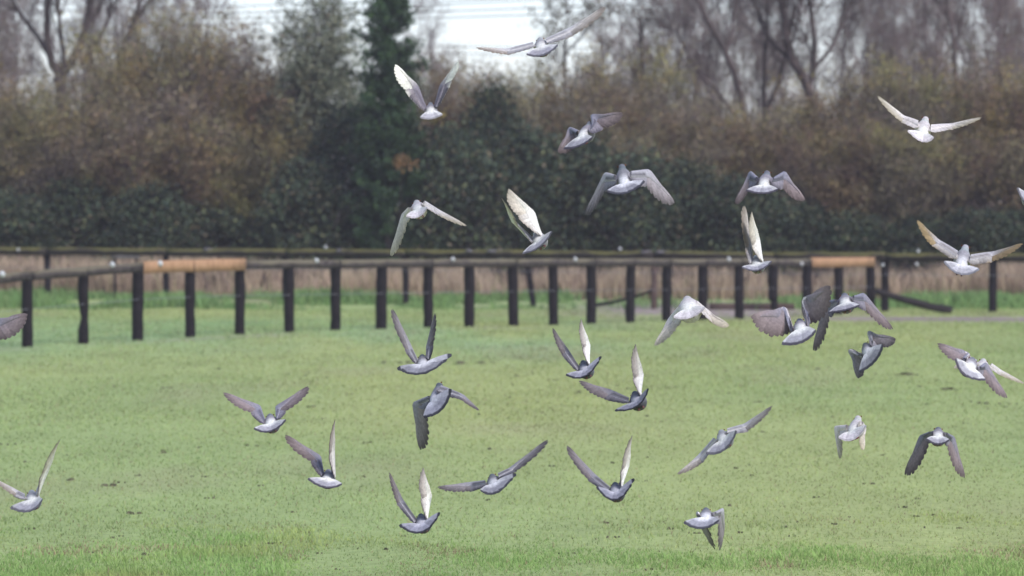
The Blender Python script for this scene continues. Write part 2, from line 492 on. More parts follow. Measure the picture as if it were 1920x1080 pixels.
def plank(a, b, h, th, rng, rings=6, wob=0.006):
    """A weathered board from a to b (its top edge), h tall, th thick."""
    a, b = np.array(a, float), np.array(b, float)
    d = b - a; L = np.linalg.norm(d); d /= L
    s = np.cross(d, (0, 0, 1.0)); s /= np.linalg.norm(s)
    v, f = [], []
    for i in range(rings):
        p = a + d * L * i / (rings - 1) + np.array((0, 0, rng.uniform(-wob, wob)))
        hh = h * rng.uniform(0.96, 1.04)
        for su, sz in ((-0.5, -1), (0.5, -1), (0.5, 0), (-0.5, 0)):
            v.append(p + s * th * su + np.array((0, 0, hh * sz + rng.uniform(-0.003, 0.003))))
    for i in range(rings - 1):
        for j in range(4):
            q, r = i * 4 + j, i * 4 + (j + 1) % 4
            f.append((q, q + 4, r + 4, r))
    f.append((0, 1, 2, 3)); t = (rings - 1) * 4
    f.append((t + 3, t + 2, t + 1, t))
    return np.array(v), np.array(f)

def round_knob(r, h):
    prof = [(0.35, 0), (0.9, 0.12), (1.0, 0.4), (0.85, 0.7), (0.5, 0.92), (0.05, 1.0)]
    v = [(r * k * math.cos(a), r * k * math.sin(a), h * z) for k, z in prof for a in np.arange(8) * math.pi / 4]
    f = [(i * 8 + j, i * 8 + (j + 1) % 8, i * 8 + 8 + (j + 1) % 8, i * 8 + 8 + j) for i in range(len(prof) - 1) for j in range(8)]
    return mesh_np('insulator', np.array(v), np.array(f), smooth=True)

KNOB = round_knob(0.042, 0.085); KNOB.materials.append(M['white'])

def polyline_tube(pts, r, sides=5):
    pts = np.array(pts, float)
    return tubes(pts[:-1], pts[1:], np.full(len(pts) - 1, r), np.full(len(pts) - 1, r), sides)

rng = random.Random(5)
FENCE_H = 1.1
def near_depth(px):
    return FPX * FENCE_H / (143.0 - 29.0 * (px - 50.0) / 1337.0)
near_px = [-178, -64, 50, 155, 257, 355, 449, 541, 629, 716, 802, 880, 961, 1037, 1109, 1183, 1251, 1319, 1386, 1450, 1514, 1573, 1633]
near_base = [660, 656, 652, 645, 634, 630, 625, 621, 618, 615, 613, 611, 612, 611, 609, 607, 605, 602, 600, 597, 595, 593, 590]
near_top = [529, 519, 509, 501, 493, 489.5, 488, 487.5, 487, 486.5, 486, 485.5, 485.5, 485, 485, 485, 485, 485, 484.5, 485, 485, 484.5, 484]
d0 = near_depth(716)
fence = empty('post_and_rail_fence', (X(716, d0), d0, float(ground_z(X(716, d0), d0))))
F0 = np.array(fence.location)
tag(fence, 'low dark post and rail fence with two fresh orange boards crossing the paddock', 'fence')
tops = []
for i, (px, pb, pt) in enumerate(zip(near_px, near_base, near_top)):
    d = near_depth(px)
    top = P(px, pt, d)
    gzv = float(ground_z(X(px, d), d))
    tops.append(top)
    notch = (gzv + 0.30 - top[2], 0.10, 0.62) if px == 155 else None
    bottom = gzv - 0.35 - top[2]
    if px == 1450:                               # rotted off above the ground, hangs from the rail
        bottom = Zp(565, d) - top[2]
    me = worn_box(0.128 * rng.uniform(0.92, 1.1), 0.12, bottom, -0.012, 9, rng, 0.005, notch)
    o = link('post', me, M['post'], fence, Vector(top - F0) + Vector((0, 0.085, 0)))
    o.rotation_euler = (rng.uniform(-0.012, 0.012), rng.uniform(-0.015, 0.015), 0.5 + rng.uniform(-0.1, 0.1))
    if px == 155:
        o['label'] = 'post with a rotted waist'
    if px == 1450:
        o['label'] = 'post rotted off above the ground'
# boards of the rail: each spans two bays; two of them are new wood
joints = [0, 2, 4, 6, 8, 10, 12, 14, 16, 18, 20, 22]
for a, b in zip(joints[:-1], joints[1:]):
    pa, pb = tops[a].copy(), tops[b].copy()
    dirv = (pb - pa) / np.linalg.norm(pb - pa)
    pa = pa + dirv * 0.13; pb = pb + dirv * (0.125 if b < 22 else 0.11)
    mid = 0.5 * (tops[a] + tops[b])
    new = a in (4, 20)
    v, f = plank(pa - F0, pb - F0, 0.135 if not new else 0.182, 0.045, rng, 7, 0.007 if not new else 0.003)
    # follow the middle post's height
    m = tops[(a + b) // 2]
    t = np.clip(((v + F0)[:, :2] - pa[:2]) @ dirv[:2] / max(1e-6, np.linalg.norm((pb - pa)[:2])), 0, 1)
    v[:, 2] += (m[2] - mid[2]) * np.sin(t * math.pi) * (b - a > 1)
    if new:
        v[:, 2] += 0.02; v[:, 1] -= 0.004
    o = link('rail_board', mesh_np('rail_board', v, f), M['new'] if new else M['rail'], fence)
    if new:
        o['label'] = 'fresh orange softwood board'
# wire at mid height, tied to the posts
pts = []
for px, pt in zip(near_px, near_top):
    d = near_depth(px)
    p = P(px, pt, d); p[2] -= 0.545; p[1] -= 0.0
    pts.append(p - F0)
v, f = polyline_tube(np.array(pts), 0.0035)
link('wire', mesh_np('wire', v, f), M['wire'], fence)
def on_near(px):
    i = max(0, min(len(near_px) - 2, int(np.searchsorted(near_px, px)) - 1))
    t = (px - near_px[i]) / (near_px[i + 1] - near_px[i])
    return tops[i] * (1 - t) + tops[i + 1] * t
for px, dy in ((4, -0.045), (211, -0.03), (300, -0.055), (594, -0.04), (848, -0.03), (1078, -0.04), (1366, -0.045), (1503, -0.125)):
    p = on_near(px)
    o = link('insulator', KNOB, None, fence, Vector(p - F0) + Vector((0, -0.03, dy)))
    o.rotation_euler = (0.5, rng.uniform(-0.3, 0.3), 0)
    s = rng.uniform(0.8, 1.15); o.scale = (s, s, s)

# the far fence
def far_depth(px):
    return FPX * FENCE_H / (98.0 + 10.0 * (px - 88.0) / 1775.0)
far_px = [-140, 88, 311, 535, 760, 985, 1227, 1452, 1660, 1863, 2080]
def far_top(px):
    return 464.0 + 11.5 * (px - 0.0) / 1900.0
d0 = far_depth(985)
ffence = empty('post_and_rail_fence', (X(985, d0), d0, 0.0))
F1 = np.array(ffence.location)
tag(ffence, 'mossy old post and rail fence with wide bays in front of the hedge', 'fence')
ftops = []
for px in far_px:
    d = far_depth(px)
    top = P(px, far_top(px), d); ftops.append(top)
    gzv = float(ground_z(X(px, d), d))
    lean = (0.0, 0.0)
    wdt = 0.135 if px > 1400 else 0.12
    if px == 985:
        lean = (-0.16, 0.0)
    me = worn_box(wdt, 0.12, gzv - 0.3 - top[2], -0.02, 8, rng, 0.006, None, lean)
    o = link('post', me, M['brownpost'] if px == 1227 else M['post'], ffence, Vector(top - F1) + Vector((0, 0.08, 0)))
    o.rotation_euler = (rng.uniform(-0.02, 0.02), rng.uniform(-0.02, 0.02), rng.uniform(-0.2, 0.2))
    if px == 985:
        o['label'] = 'leaning post'
for a in range(len(far_px) - 1):
    pa, pb = ftops[a] - F1, ftops[a + 1] - F1
    v, f = plank(pa + np.array((0.004, 0, rng.uniform(-0.01, 0.01))), pb - np.array((0.004, 0, rng.uniform(-0.012, 0.012))), 0.15, 0.06, rng, 9, 0.010)
    link('rail_board', mesh_np('rail_board', v, f), M['mossy'], ffence)
def on_far(px):
    i = max(0, min(len(far_px) - 2, int(np.searchsorted(far_px, px)) - 1))
    t = (px - far_px[i]) / (far_px[i + 1] - far_px[i])
    return ftops[i] * (1 - t) + ftops[i + 1] * t
for px, dz in ((612, 0.02), (1164, 0.02), (1722, 0.01), (1720, -0.24), (1655, -0.26), (1137, -0.30), (738, -0.33), (35, -0.07)):
    p = on_far(px)
    o = link('insulator', KNOB, None, ffence, Vector(p - F1) + Vector((0, -0.03, dz)))
    s = 0.75; o.scale = (s, s, s); o.rotation_euler = (0.3, rng.uniform(-0.4, 0.4), 0)
# whitish splashes along the top of the far rail
SPL = []
for px, ln in ((930, 0.34), (1212, 0.20), (1243, 0.24), (885, 0.22), (640, 0.18), (390, 0.16)):
    p = on_far(px) - F1
    v, f = plank(p + np.array((-ln / 2, -0.006, 0.012)), p + np.array((ln / 2, -0.006, 0.012)), 0.045, 0.064, rng, 5, 0.006)
    link('lichen_patch', mesh_np('lichen_patch', v, f), M['greyplank'], ffence)
# second wire, low, on the far fence
v, f = polyline_tube(np.array([t + np.array((0, -0.02, -0.42)) - F1 for t in ftops]), 0.004)
link('wire', mesh_np('wire', v, f), M['wire'], ffence)

# loose wood
def log_thing(name, a, b, r0, r1, mat, label, cat, seed):
    rg = np.random.default_rng(seed)
    a, b = np.array(a), np.array(b)
    n = 9
    t = np.linspace(0, 1, n)
    pts = a[None] * (1 - t)[:, None] + b[None] * t[:, None]
    pts[:, 2] -= 0.05 * np.sin(t * math.pi) * np.linalg.norm(b - a) * 0.35
    d = (b - a) / np.linalg.norm(b - a)
    u = np.cross(d, (0, 0, 1.0)); u /= np.linalg.norm(u); w = np.cross(d, u)
    ang = np.arange(7) * 2 * math.pi / 7
    v = []
    for i in range(n):
        r = (r0 + (r1 - r0) * t[i])
        for q in ang:
            k = r * rg.uniform(0.85, 1.15)
            v.append(pts[i] - a + u * math.cos(q) * k + w * math.sin(q) * k)
    f = [(i * 7 + j, i * 7 + (j + 1) % 7, i * 7 + 7 + (j + 1) % 7, i * 7 + 7 + j) for i in range(n - 1) for j in range(7)]
    # end caps as quads
    for b0, flip in ((0, True), ((n - 1) * 7, False)):
        for q in ((0, 1, 2, 3), (0, 3, 4, 5), (0, 5, 6, 0)):
            qq = tuple(b0 + z for z in q)
            if len(set(qq)) == 4:
                f.append(qq[::-1] if flip else qq)
    o = link(name, mesh_np(name, np.array(v), np.array(f)), mat, None, a)
    return tag(o, label, cat)
ae = tops[-1]
pe = P(1641, 545, ae[1] - 0.12)
dd = CAM_H * FPX / (588 - HORIZON)
log_thing('fallen_rail', pe, (X(1785, dd), dd, 0.045), 0.060, 0.085, M['log'], 'dark fallen pole sloping from the fence end post down to the grass', 'pole', 3)
dd = CAM_H * FPX / (575 - HORIZON)
p1 = P(1222, 546, far_depth(1222) - 0.10)
log_thing('broken_branch', (X(1112, dd), dd, 0.03), p1, 0.04, 0.025, M['log'], 'thin dark branch propped against the brown post of the mossy fence', 'branch', 4)
dd = CAM_H * FPX / (580 - HORIZON)
v, f = plank((0, 0, 0.13), (X(1490, dd) - X(1330, dd), 0.1, 0.11), 0.16, 0.10, rng, 6, 0.006)
tag(link('ground_board', mesh_np('ground_board', v, f), M['brownpost'], None, (X(1330, dd), dd, 0)), 'weathered brown board lying on edge across the bare track', 'board')
d = far_depth(235) + 0.4
v, f = plank(P(208, 477, d) - P(208, 560, d), P(262, 476, d) - P(208, 560, d), 0.10, 0.04, rng, 5, 0.004)
v2, f2 = plank(P(214, 480, d) - P(208, 560, d), P(222, 480, d) - P(208, 560, d), 1.0, 0.05, rng, 4, 0.003)
root = empty('grey_hurdle', P(208, 560, d))
tag(root, 'short pale grey board on stakes just behind the mossy fence', 'hurdle')
link('board', mesh_np('board', v, f), M['greyplank'], root)
for q in (0.08, 0.52):
    vv_, ff_ = plank((q - 0.025, 0.045, 0.99), (q + 0.025, 0.045, 0.99), 1.15, 0.04, rng, 3, 0.002)
    link('stake', mesh_np('stake', vv_, ff_), M['log'], root)

# ------------------------------------------------------------------ trees and shrubs
def quad_leaves(centers, size, aspect, rng, up_bias=0.0, hang=0.0):
    n = len(centers)
    nrm = rng.normal(size=(n, 3)); nrm[:, 2] += up_bias
    nrm /= np.linalg.norm(nrm, axis=1, keepdims=True)
    t = rng.normal(size=(n, 3)); t[:, 2] -= hang
    t -= nrm * (t * nrm).sum(1, keepdims=True); t /= np.maximum(np.linalg.norm(t, axis=1, keepdims=True), 1e-6)
    s = np.cross(nrm, t)
    L = (size * rng.uniform(0.6, 1.3, n))[:, None]
    Wd = L * aspect
    c = np.asarray(centers)
    v = np.stack([c - t * L * 0.5, c + s * Wd * 0.5 + nrm * L * 0.06, c + t * L * 0.5, c - s * Wd * 0.5 + nrm * L * 0.06], 1).reshape(-1, 3)
    f = np.arange(n * 4).reshape(n, 4)
    return v, f

def palette_colors(n, pal, probs, rng, var=0.3):
    pal = np.asarray(pal, float)
    return pal[rng.choice(len(pal), n, p=np.asarray(probs) / np.sum(probs))] * rng.uniform(1 - var, 1 + var, n)[:, None]

def branch_out(p, d, length, radius, segs, rng, wander=0.16, up=0.05):
    pts, rr = [np.array(p, float)], [radius]
    d = np.array(d, float); d /= np.linalg.norm(d)
    for i in range(segs):
        d = d + rng.normal(0, wander, 3) + np.array((0, 0, up))
        d /= np.linalg.norm(d)
        pts.append(pts[-1] + d * length / segs)
        rr.append(radius * (1 - 0.72 * (i + 1) / segs))
    return pts, rr

def grow(starts, levels, rng):
    """starts: list of (points, radii) limbs. levels: list of dict(n, len, spread, up, segs, rmax). Returns segment arrays of limbs and of the rest, and twig tips."""
    limb, twig, tips = [], [], []
    cur = starts
    for pts, rr in starts:
        for a, b, r, s in zip(pts[:-1], pts[1:], rr[:-1], rr[1:]):
            limb.append((a, b, r, s))
    for li, lv in enumerate(levels):
        nxt = []
        for pts, rr in cur:
            tot = sum(np.linalg.norm(b - a) for a, b in zip(pts[:-1], pts[1:]))
            for q in range(lv['n']):
                t = rng.uniform(lv.get('from', 0.25), 1.0)
                k = t * (len(pts) - 1); i = min(int(k), len(pts) - 2); fr = k - i
                p = pts[i] * (1 - fr) + pts[i + 1] * fr
                r = (rr[i] * (1 - fr) + rr[i + 1] * fr)
                d = pts[i + 1] - pts[i]; d = d / max(np.linalg.norm(d), 1e-6)
                side = rng.normal(size=3); side -= d * side.dot(d); side /= np.linalg.norm(side)
                ang = rng.uniform(*lv['spread'])
                nd = d * math.cos(ang) + side * math.sin(ang)
                L = lv['len'] * rng.uniform(0.55, 1.25) * (1.15 - 0.5 * t)
                np_, nr = branch_out(p, nd, L, min(r * 0.62, lv['rmax']) * rng.uniform(0.7, 1.0), lv['segs'], rng, lv.get('wander', 0.16), lv.get('up', 0.05))
                nxt.append((np_, nr))
                for a, b, ra, rb in zip(np_[:-1], np_[1:], nr[:-1], nr[1:]):
                    (limb if li < lv.get('limb_until', 1) else twig).append((a, b, max(ra, lv.get('rmin', 0.0035)), max(rb, lv.get('rmin', 0.0035) * 0.85)))
                if li == len(levels) - 1:
                    tips.extend(np_[1:])
        cur = nxt
    return limb, twig, np.array(tips) if tips else np.zeros((0, 3))

def segs_mesh(name, segs, sides, col, rng, var=0.25):
    a = np.array([s[0] for s in segs]); b = np.array([s[1] for s in segs])
    v, f = tubes(a, b, [s[2] for s in segs], [s[3] for s in segs], sides)
    me = mesh_np(name, v, f, smooth=True)
    c = np.repeat(np.array(col)[None] * rng.uniform(1 - var, 1 + var, len(segs))[:, None], 2 * sides, axis=0)
    set_color(me, c)
    return me

BARK = (0.075, 0.058, 0.055)

def make_crown(name, segs, leaf_pts, leaf_size, aspect, pal, probs, twig_col, rng, hang=0.0, up_bias=0.3):
    """Twigs and leaves of one plant in one mesh."""
    vs, fs, cs = [], [], []
    off = 0
    if len(segs):
        a = np.array([s[0] for s in segs]); b = np.array([s[1] for s in segs])
        v, f = tubes(a, b, [s[2] for s in segs], [s[3] for s in segs], 3)
        vs.append(v); fs.append(f); off = len(v)
        cs.append(np.repeat(np.array(twig_col)[None] * rng.uniform(0.7, 1.35, len(segs))[:, None], 6, axis=0))
    if len(leaf_pts):
        v, f = quad_leaves(leaf_pts, leaf_size, aspect, rng, up_bias, hang)
        vs.append(v); fs.append(f + off)
        cs.append(np.repeat(palette_colors(len(leaf_pts), pal, probs, rng), 4, axis=0))
    me = mesh_np(name, np.concatenate(vs), np.concatenate(fs)); set_color(me, np.concatenate(cs))
    me.materials.append(M['leaf'])
    return me

def plant(name, trunk_me, crown_me, loc, label, cat, group=None, rotz=0.0, scale=(1, 1, 1)):
    root = empty(name, loc)
    root.rotation_euler = (0, 0, rotz); root.scale = scale
    tag(root, label, cat, group)
    link('trunk' if cat == 'tree' else 'stems', trunk_me, M['twig'], root)
    link('crown', crown_me, M['leaf'], root)
    return root

# --- evergreen hedge shrubs: unit prototypes 2.6 wide, 3 high, placed by size
GREENS = [(0.044, 0.064, 0.040), (0.062, 0.086, 0.048), (0.027, 0.039, 0.031), (0.120, 0.128, 0.062), (0.110, 0.086, 0.056)]
def hedge_proto(seed, pal=GREENS, probs=(4, 4, 3, 1.8, 1.5), n_clump=190, per=62, leaf=0.105):
    rng = np.random.default_rng(seed)
    starts = []
    for q in range(7):
        a = rng.uniform(0, 6.28)
        starts.append(branch_out((0.02 * math.cos(a), 0.02 * math.sin(a), -0.1), (0.6 * math.cos(a), 0.5 * math.sin(a), 1.0), rng.uniform(1.6, 2.7), 0.05, 6, rng, 0.14, 0.1))
    limb, twig, tips = grow(starts, [dict(n=8, len=0.8, spread=(0.4, 1.1), rmax=0.02, segs=3)], rng)
    # clumps through a lumpy volume
    ang = rng.uniform(0, 6.28, n_clump); z = rng.uniform(0.0, 1.0, n_clump) ** 0.9
    prof = np.interp(z, [0, 0.15, 0.5, 0.8, 1.0], [1.15, 1.3, 1.22, 0.85, 0.25])
    lump = 0.80 + 0.45 * fbm(ang * 1.2, z * 3.0, seed, 3)
    r = prof * lump * rng.uniform(0.35, 1.0, n_clump) ** 0.5
    cc_ = np.stack([r * np.cos(ang), r * np.sin(ang), z * 3.0 * (0.85 + 0.3 * fbm(ang, 0 * ang, seed + 2, 2))], 1)
    pts = np.repeat(cc_, per, axis=0) + rng.normal(0, 1, (n_clump * per, 3)) * np.array([0.20, 0.20, 0.16])
    clump_gain = np.repeat(rng.uniform(0.5, 1.6, n_clump), per)
    crown = make_crown('crown', twig, pts, leaf, 0.62, pal, probs, (0.05, 0.04, 0.035), rng, 0.2, 0.5)
    nt = len(twig) * 6
    at = crown.color_attributes['tint']
    buf = np.empty(len(crown.vertices) * 4, np.float32); at.data.foreach_get('color', buf); buf = buf.reshape(-1, 4)
    buf[nt:, :3] *= np.repeat(clump_gain, 4)[:, None]
    at.data.foreach_set('color', buf.ravel())
    stems = segs_mesh('stems', limb, 5, BARK, rng)
    stems.materials.append(M['twig'])
    return stems, crown

HEDGE = [hedge_proto(s) for s in (101, 102, 103, 104)]
IVY = [hedge_proto(105, [(0.045, 0.075, 0.040), (0.075, 0.10, 0.05), (0.025, 0.045, 0.03), (0.12, 0.125, 0.06)], (4, 3, 3, 1))]

def put(proto, name, px, py_top, w_px, depth, label, cat, group, rng, base_h=3.0, base_w=2.6):
    sc = FPX / depth
    h = Zp(py_top, depth)
    sx = (w_px / sc) / base_w; sz = h / base_h
    return plant(name, proto[0], proto[1], (X(px, depth), depth, 0.0), label, cat, group, rng.uniform(0, 6.28), (sx, sx, sz))

rg = np.random.default_rng(77)
hedge_list = [
    (20, 372, 230, 98.5), (150, 356, 230, 99.5), (285, 368, 210, 98.0), (395, 398, 190, 99.0), (490, 400, 170, 100), (575, 320, 210, 98.5), (655, 235, 210, 100.5), (760, 245, 220, 99.0),
    (850, 255, 210, 98.2), (925, 195, 190, 101.5), (985, 270, 230, 98.6), (1090, 272, 220, 99.4), (1190, 300, 220, 98.4), (1290, 322, 220, 99.6), (1395, 352, 210, 98.3),
    (1500, 392, 220, 99.3), (1610, 408, 220, 98.5), (1720, 414, 230, 99.0), (1830, 408, 220, 98.3), (1930, 400, 220, 99.2), (-110, 365, 230, 99.0), (2040, 395, 220, 98.6)]
where = ['behind the leftmost bays of the mossy fence', 'under the forked bare tree', 'beneath the tall brown thicket', 'low in the shadow under the brown thicket', 'low beside the grey green tree',
         'at the foot of the grey green tree', 'tall, left of the conifer', 'wrapped round the foot of the conifer', 'right of the conifer', 'tallest and darkest, right of the conifer',
         'behind the bird with both wings swept up together', 'below the bird with outspread mauve wings', 'below the grey gliding bird with drooped wings', 'left of the bird with the white rump',
         'right behind the bird with the white rump', 'under the leaning trunks', 'under the thick curved trunk', 'left of the brown tipped bird', 'behind the brown tipped bird', 'at the end past the brown tipped bird', 'beyond the left border of the view', 'beyond the right border of the view']
for i, ((px, pt, wp, dp), wh) in enumerate(zip(hedge_list, where)):
    put(HEDGE[i % 4], 'evergreen_shrub', px, pt, wp, dp, 'dark evergreen hedge shrub ' + wh, 'shrub', 'evergreen shrubs of the hedge', rg)

# --- brown willow thickets: unit prototype about 2.4 wide, 5 high
def willow_proto(seed, pal, probs, twig_col, stems_n=42, twig_n=32, leaves=20, leaf=0.085):
    rng = np.random.default_rng(seed)
    starts = []
    for q in range(stems_n):
        a = rng.uniform(0, 6.28); k = rng.uniform(0.05, 0.42)
        starts.append(branch_out((0.02 * math.cos(a), 0.02 * math.sin(a), -0.1), (k * math.cos(a), k * math.sin(a), 1.0), rng.uniform(3.2, 5.2), rng.uniform(0.016, 0.036), 7, rng, 0.075, 0.03))
    limb, twig, tips = grow(starts, [dict(n=twig_n, len=0.95, spread=(0.25, 0.95), rmax=0.011, segs=3, wander=0.15, up=0.05, limb_until=0)], rng)
    nl = len(tips) * leaves // 3
    pts = tips[rng.integers(0, len(tips), nl)] + rng.normal(0, 0.085, (nl, 3))
    crown = make_crown('crown', twig, pts, leaf, 0.36, [tuple(q * 1.3 for q in p) for p in pal], probs, tuple(q * 1.25 for q in twig_col), rng, 0.3, 0.2)
    at = crown.color_attributes['tint']; nv = len(crown.vertices)
    buf = np.empty(nv * 4, np.float32); at.data.foreach_get('color', buf); buf = buf.reshape(-1, 4)
    co = np.empty(nv * 3, np.float32); crown.vertices.foreach_get('co', co); co = co.reshape(-1, 3)
    for q, (tint, sc_) in enumerate((((1.18, 1.02, 0.80), 1.1), ((1.06, 1.14, 0.72), 1.4), ((0.80, 0.76, 0.84), 1.2))):
        w_ = np.clip((fbm(co[:, 0] * sc_ + co[:, 1] * 0.6 + 9 * q, co[:, 2] * sc_ * 0.8 + co[:, 1] * 0.5, seed + 7 * q, 3) - 0.50) * 6, 0, 1)[:, None]
        buf[:, :3] *= (1 - w_) + w_ * np.array(tint)
    at.data.foreach_set('color', buf.ravel())
    stems = segs_mesh('stems', limb, 4, (0.085, 0.066, 0.060), rng)
    stems.materials.append(M['twig'])
    return stems, crown

BROWN = [(0.190, 0.150, 0.105), (0.170, 0.148, 0.095), (0.220, 0.172, 0.112), (0.150, 0.126, 0.105), (0.215, 0.200, 0.105)]
OLIVE = [(0.180, 0.155, 0.095), (0.210, 0.175, 0.110), (0.150, 0.135, 0.090), (0.235, 0.215, 0.100), (0.185, 0.135, 0.112)]
WB = [willow_proto(s, [tuple(q * w for q, w in zip(p, m)) for p in BROWN], (4, 3, 2, 3, 1), (0.150 * m[0], 0.120 * m[1], 0.112 * m[2])) for s, m in ((201, (1.0, 1.0, 1.0)), (202, (0.98, 1.08, 0.82)), (203, (0.88, 0.84, 0.95)))]
WO = [willow_proto(s, OLIVE, (4, 3, 3, 1.5, 2), (0.145, 0.120, 0.108)) for s in (211, 212, 213)]
WO[1] = willow_proto(214, [tuple(q * w for q, w in zip(p, (0.86, 0.80, 0.98))) for p in OLIVE], (4, 3, 3, 1.5, 2), (0.135, 0.108, 0.110))

wl_list = [(-10, 185, 230, 104), (70, 205, 230, 102.5), (165, 190, 220, 104.5), (245, 110, 230, 103), (320, 62, 250, 105), (400, 68, 240, 103.5), (455, 110, 220, 105.5), (505, 190, 170, 103), (330, 225, 260, 100.6), (120, 235, 240, 100.8), (440, 260, 240, 100.5), (820, 150, 190, 104), (890, 165, 180, 105), (965, 150, 190, 104.5), (-120, 160, 240, 103)]
wl_where = ['at the frame edge behind the fence corner', 'in front of the forked bare tree', 'right of the forked trunk', 'around the slanting thin trunk', 'domed, highest of the left thicket', 'domed, next to the highest of the left thicket',
            'sloping down towards the grey green tree', 'low and pale beside the grey green tree', 'front, below the domed tops', 'front, below the forked trunk', 'front, at the low right end of the thicket', 'right of the conifer behind the white tipped bird', 'behind the tallest dark shrub', 'below the top flying white bird, beside the tallest dark shrub', 'beyond the left border of the view']
for i, ((px, pt, wp, dp), wh) in enumerate(zip(wl_list, wl_where)):
    put(WB[i % 3], 'willow_bush', px, pt - 32, wp * 0.98, dp, 'brown twiggy willow bush ' + wh, 'bush', 'brown willows of the left thicket', rg, 5.0, 2.4)
wr_list = [(1035, 185, 200, 103), (1110, 165, 210, 104), (1185, 120, 200, 105.5), (1260, 205, 210, 103), (1345, 225, 220, 102.4), (1430, 230, 210, 103.6), (1515, 222, 210, 102.8), (1600, 165, 230, 104), (1690, 140, 230, 103), (1780, 150, 230, 104.4), (1865, 135, 230, 102.7), (1940, 160, 220, 104),
           (1240, 265, 200, 101.0), (1560, 250, 230, 100.6), (1680, 265, 240, 100.3), (1800, 255, 240, 100.7), (1900, 260, 230, 100.4), (2040, 180, 230, 102.5)]
wr_where = ['below the top flying white bird', 'below the open patch of sky', 'rising towards the sky gap', 'behind the bird with outspread mauve wings', 'under the leaning trunk', 'between the leaning trunk and the curved trunk', 'around the thick curved trunk',
            'yellowish, right of the curved trunk', 'tall, left of the pinkish bird', 'behind the pinkish bird', 'tall, right of the pinkish bird', 'last at the frame edge',
            'front, above the drooped wing bird', 'front, at the foot of the curved trunk', 'front, below the pinkish bird', 'front, above the brown tipped bird', 'front, at the right end above the hedge', 'beyond the right border of the view']
for i, ((px, pt, wp, dp), wh) in enumerate(zip(wr_list, wr_where)):
    put(WO[i % 3], 'willow_bush', px, pt - 28, wp * 0.98, dp, 'olive brown twiggy willow bush ' + wh, 'bush', 'olive willows of the right thicket', rg, 5.0, 2.4)

# --- grey green leafy tree left of the conifer, and the sparse brown tree by the sky gap
def leafy_tree(seed, h, w, pal, probs, leaf, leaves_per, density, trunk_r=0.12, first=0.2, hang=0.3):
    rng = np.random.default_rng(seed)
    tp, tr = branch_out((0, 0, -0.2), (0, 0, 1), h * 0.95, trunk_r, 9, rng, 0.06, 0.08)
    limb, twig, tips = grow([(tp, tr)], [dict(n=density[0], len=w * 0.62, spread=(0.5, 1.1), rmax=0.05, segs=5, up=0.10, **{'from': first}),
                                         dict(n=density[1], len=w * 0.26, spread=(0.4, 1.0), rmax=0.02, segs=3, up=0.04),
                                         dict(n=density[2], len=w * 0.12, spread=(0.3, 1.0), rmax=0.009, segs=2, up=0.0)], rng)
    nl = int(len(tips) * leaves_per)
    pts = tips[rng.integers(0, len(tips), nl)] + rng.normal(0, 0.07, (nl, 3))
    crown = make_crown('crown', twig, pts, leaf, 0.55, pal, probs, (0.09, 0.075, 0.065), rng, hang, 0.3)
    tm = segs_mesh('trunk', limb, 6, BARK, rng)
    tm.materials.append(M['twig'])
    return tm, crown
GG = [(0.225, 0.235, 0.165), (0.180, 0.200, 0.135), (0.270, 0.265, 0.175), (0.120, 0.145, 0.095)]
t, c = leafy_tree(301, 6.8, 3.8, GG, (4, 3, 2, 2), 0.10, 4.5, (40, 10, 5), 0.11, 0.10)
plant('leafy_tree', t, c, (X(628, 103.5), 103.5, 0), 'grey green leafy tree pressed against the left side of the conifer', 'tree')
t, c = leafy_tree(302, 5.6, 3.0, GG, (3, 3, 2, 3), 0.095, 6.5, (34, 9, 5), 0.09, 0.10)
plant('leafy_tree', t, c, (X(572, 102.6), 102.6, 0), 'smaller grey green tree between the brown thicket and the taller grey green tree', 'tree')
SB = [(0.135, 0.105, 0.052), (0.105, 0.088, 0.048), (0.165, 0.105, 0.060), (0.085, 0.085, 0.045)]
t, c = leafy_tree(303, 7.6, 3.4, SB, (3, 3, 2, 2), 0.09, 1.3, (26, 9, 6), 0.10, 0.25)
plant('thinning_tree', t, c, (X(1085, 107), 107, 0), 'thinning olive brown autumn tree right of the sky gap', 'tree')
t, c = leafy_tree(304, 7.8, 3.0, [(0.19, 0.115, 0.075), (0.15, 0.095, 0.085), (0.12, 0.095, 0.07)], (2, 3, 2), 0.085, 0.8, (24, 9, 6), 0.10, 0.25)
plant('thinning_tree', t, c, (X(1215, 109), 109, 0), 'thinning reddish autumn tree left of the leaning trunks', 'tree')

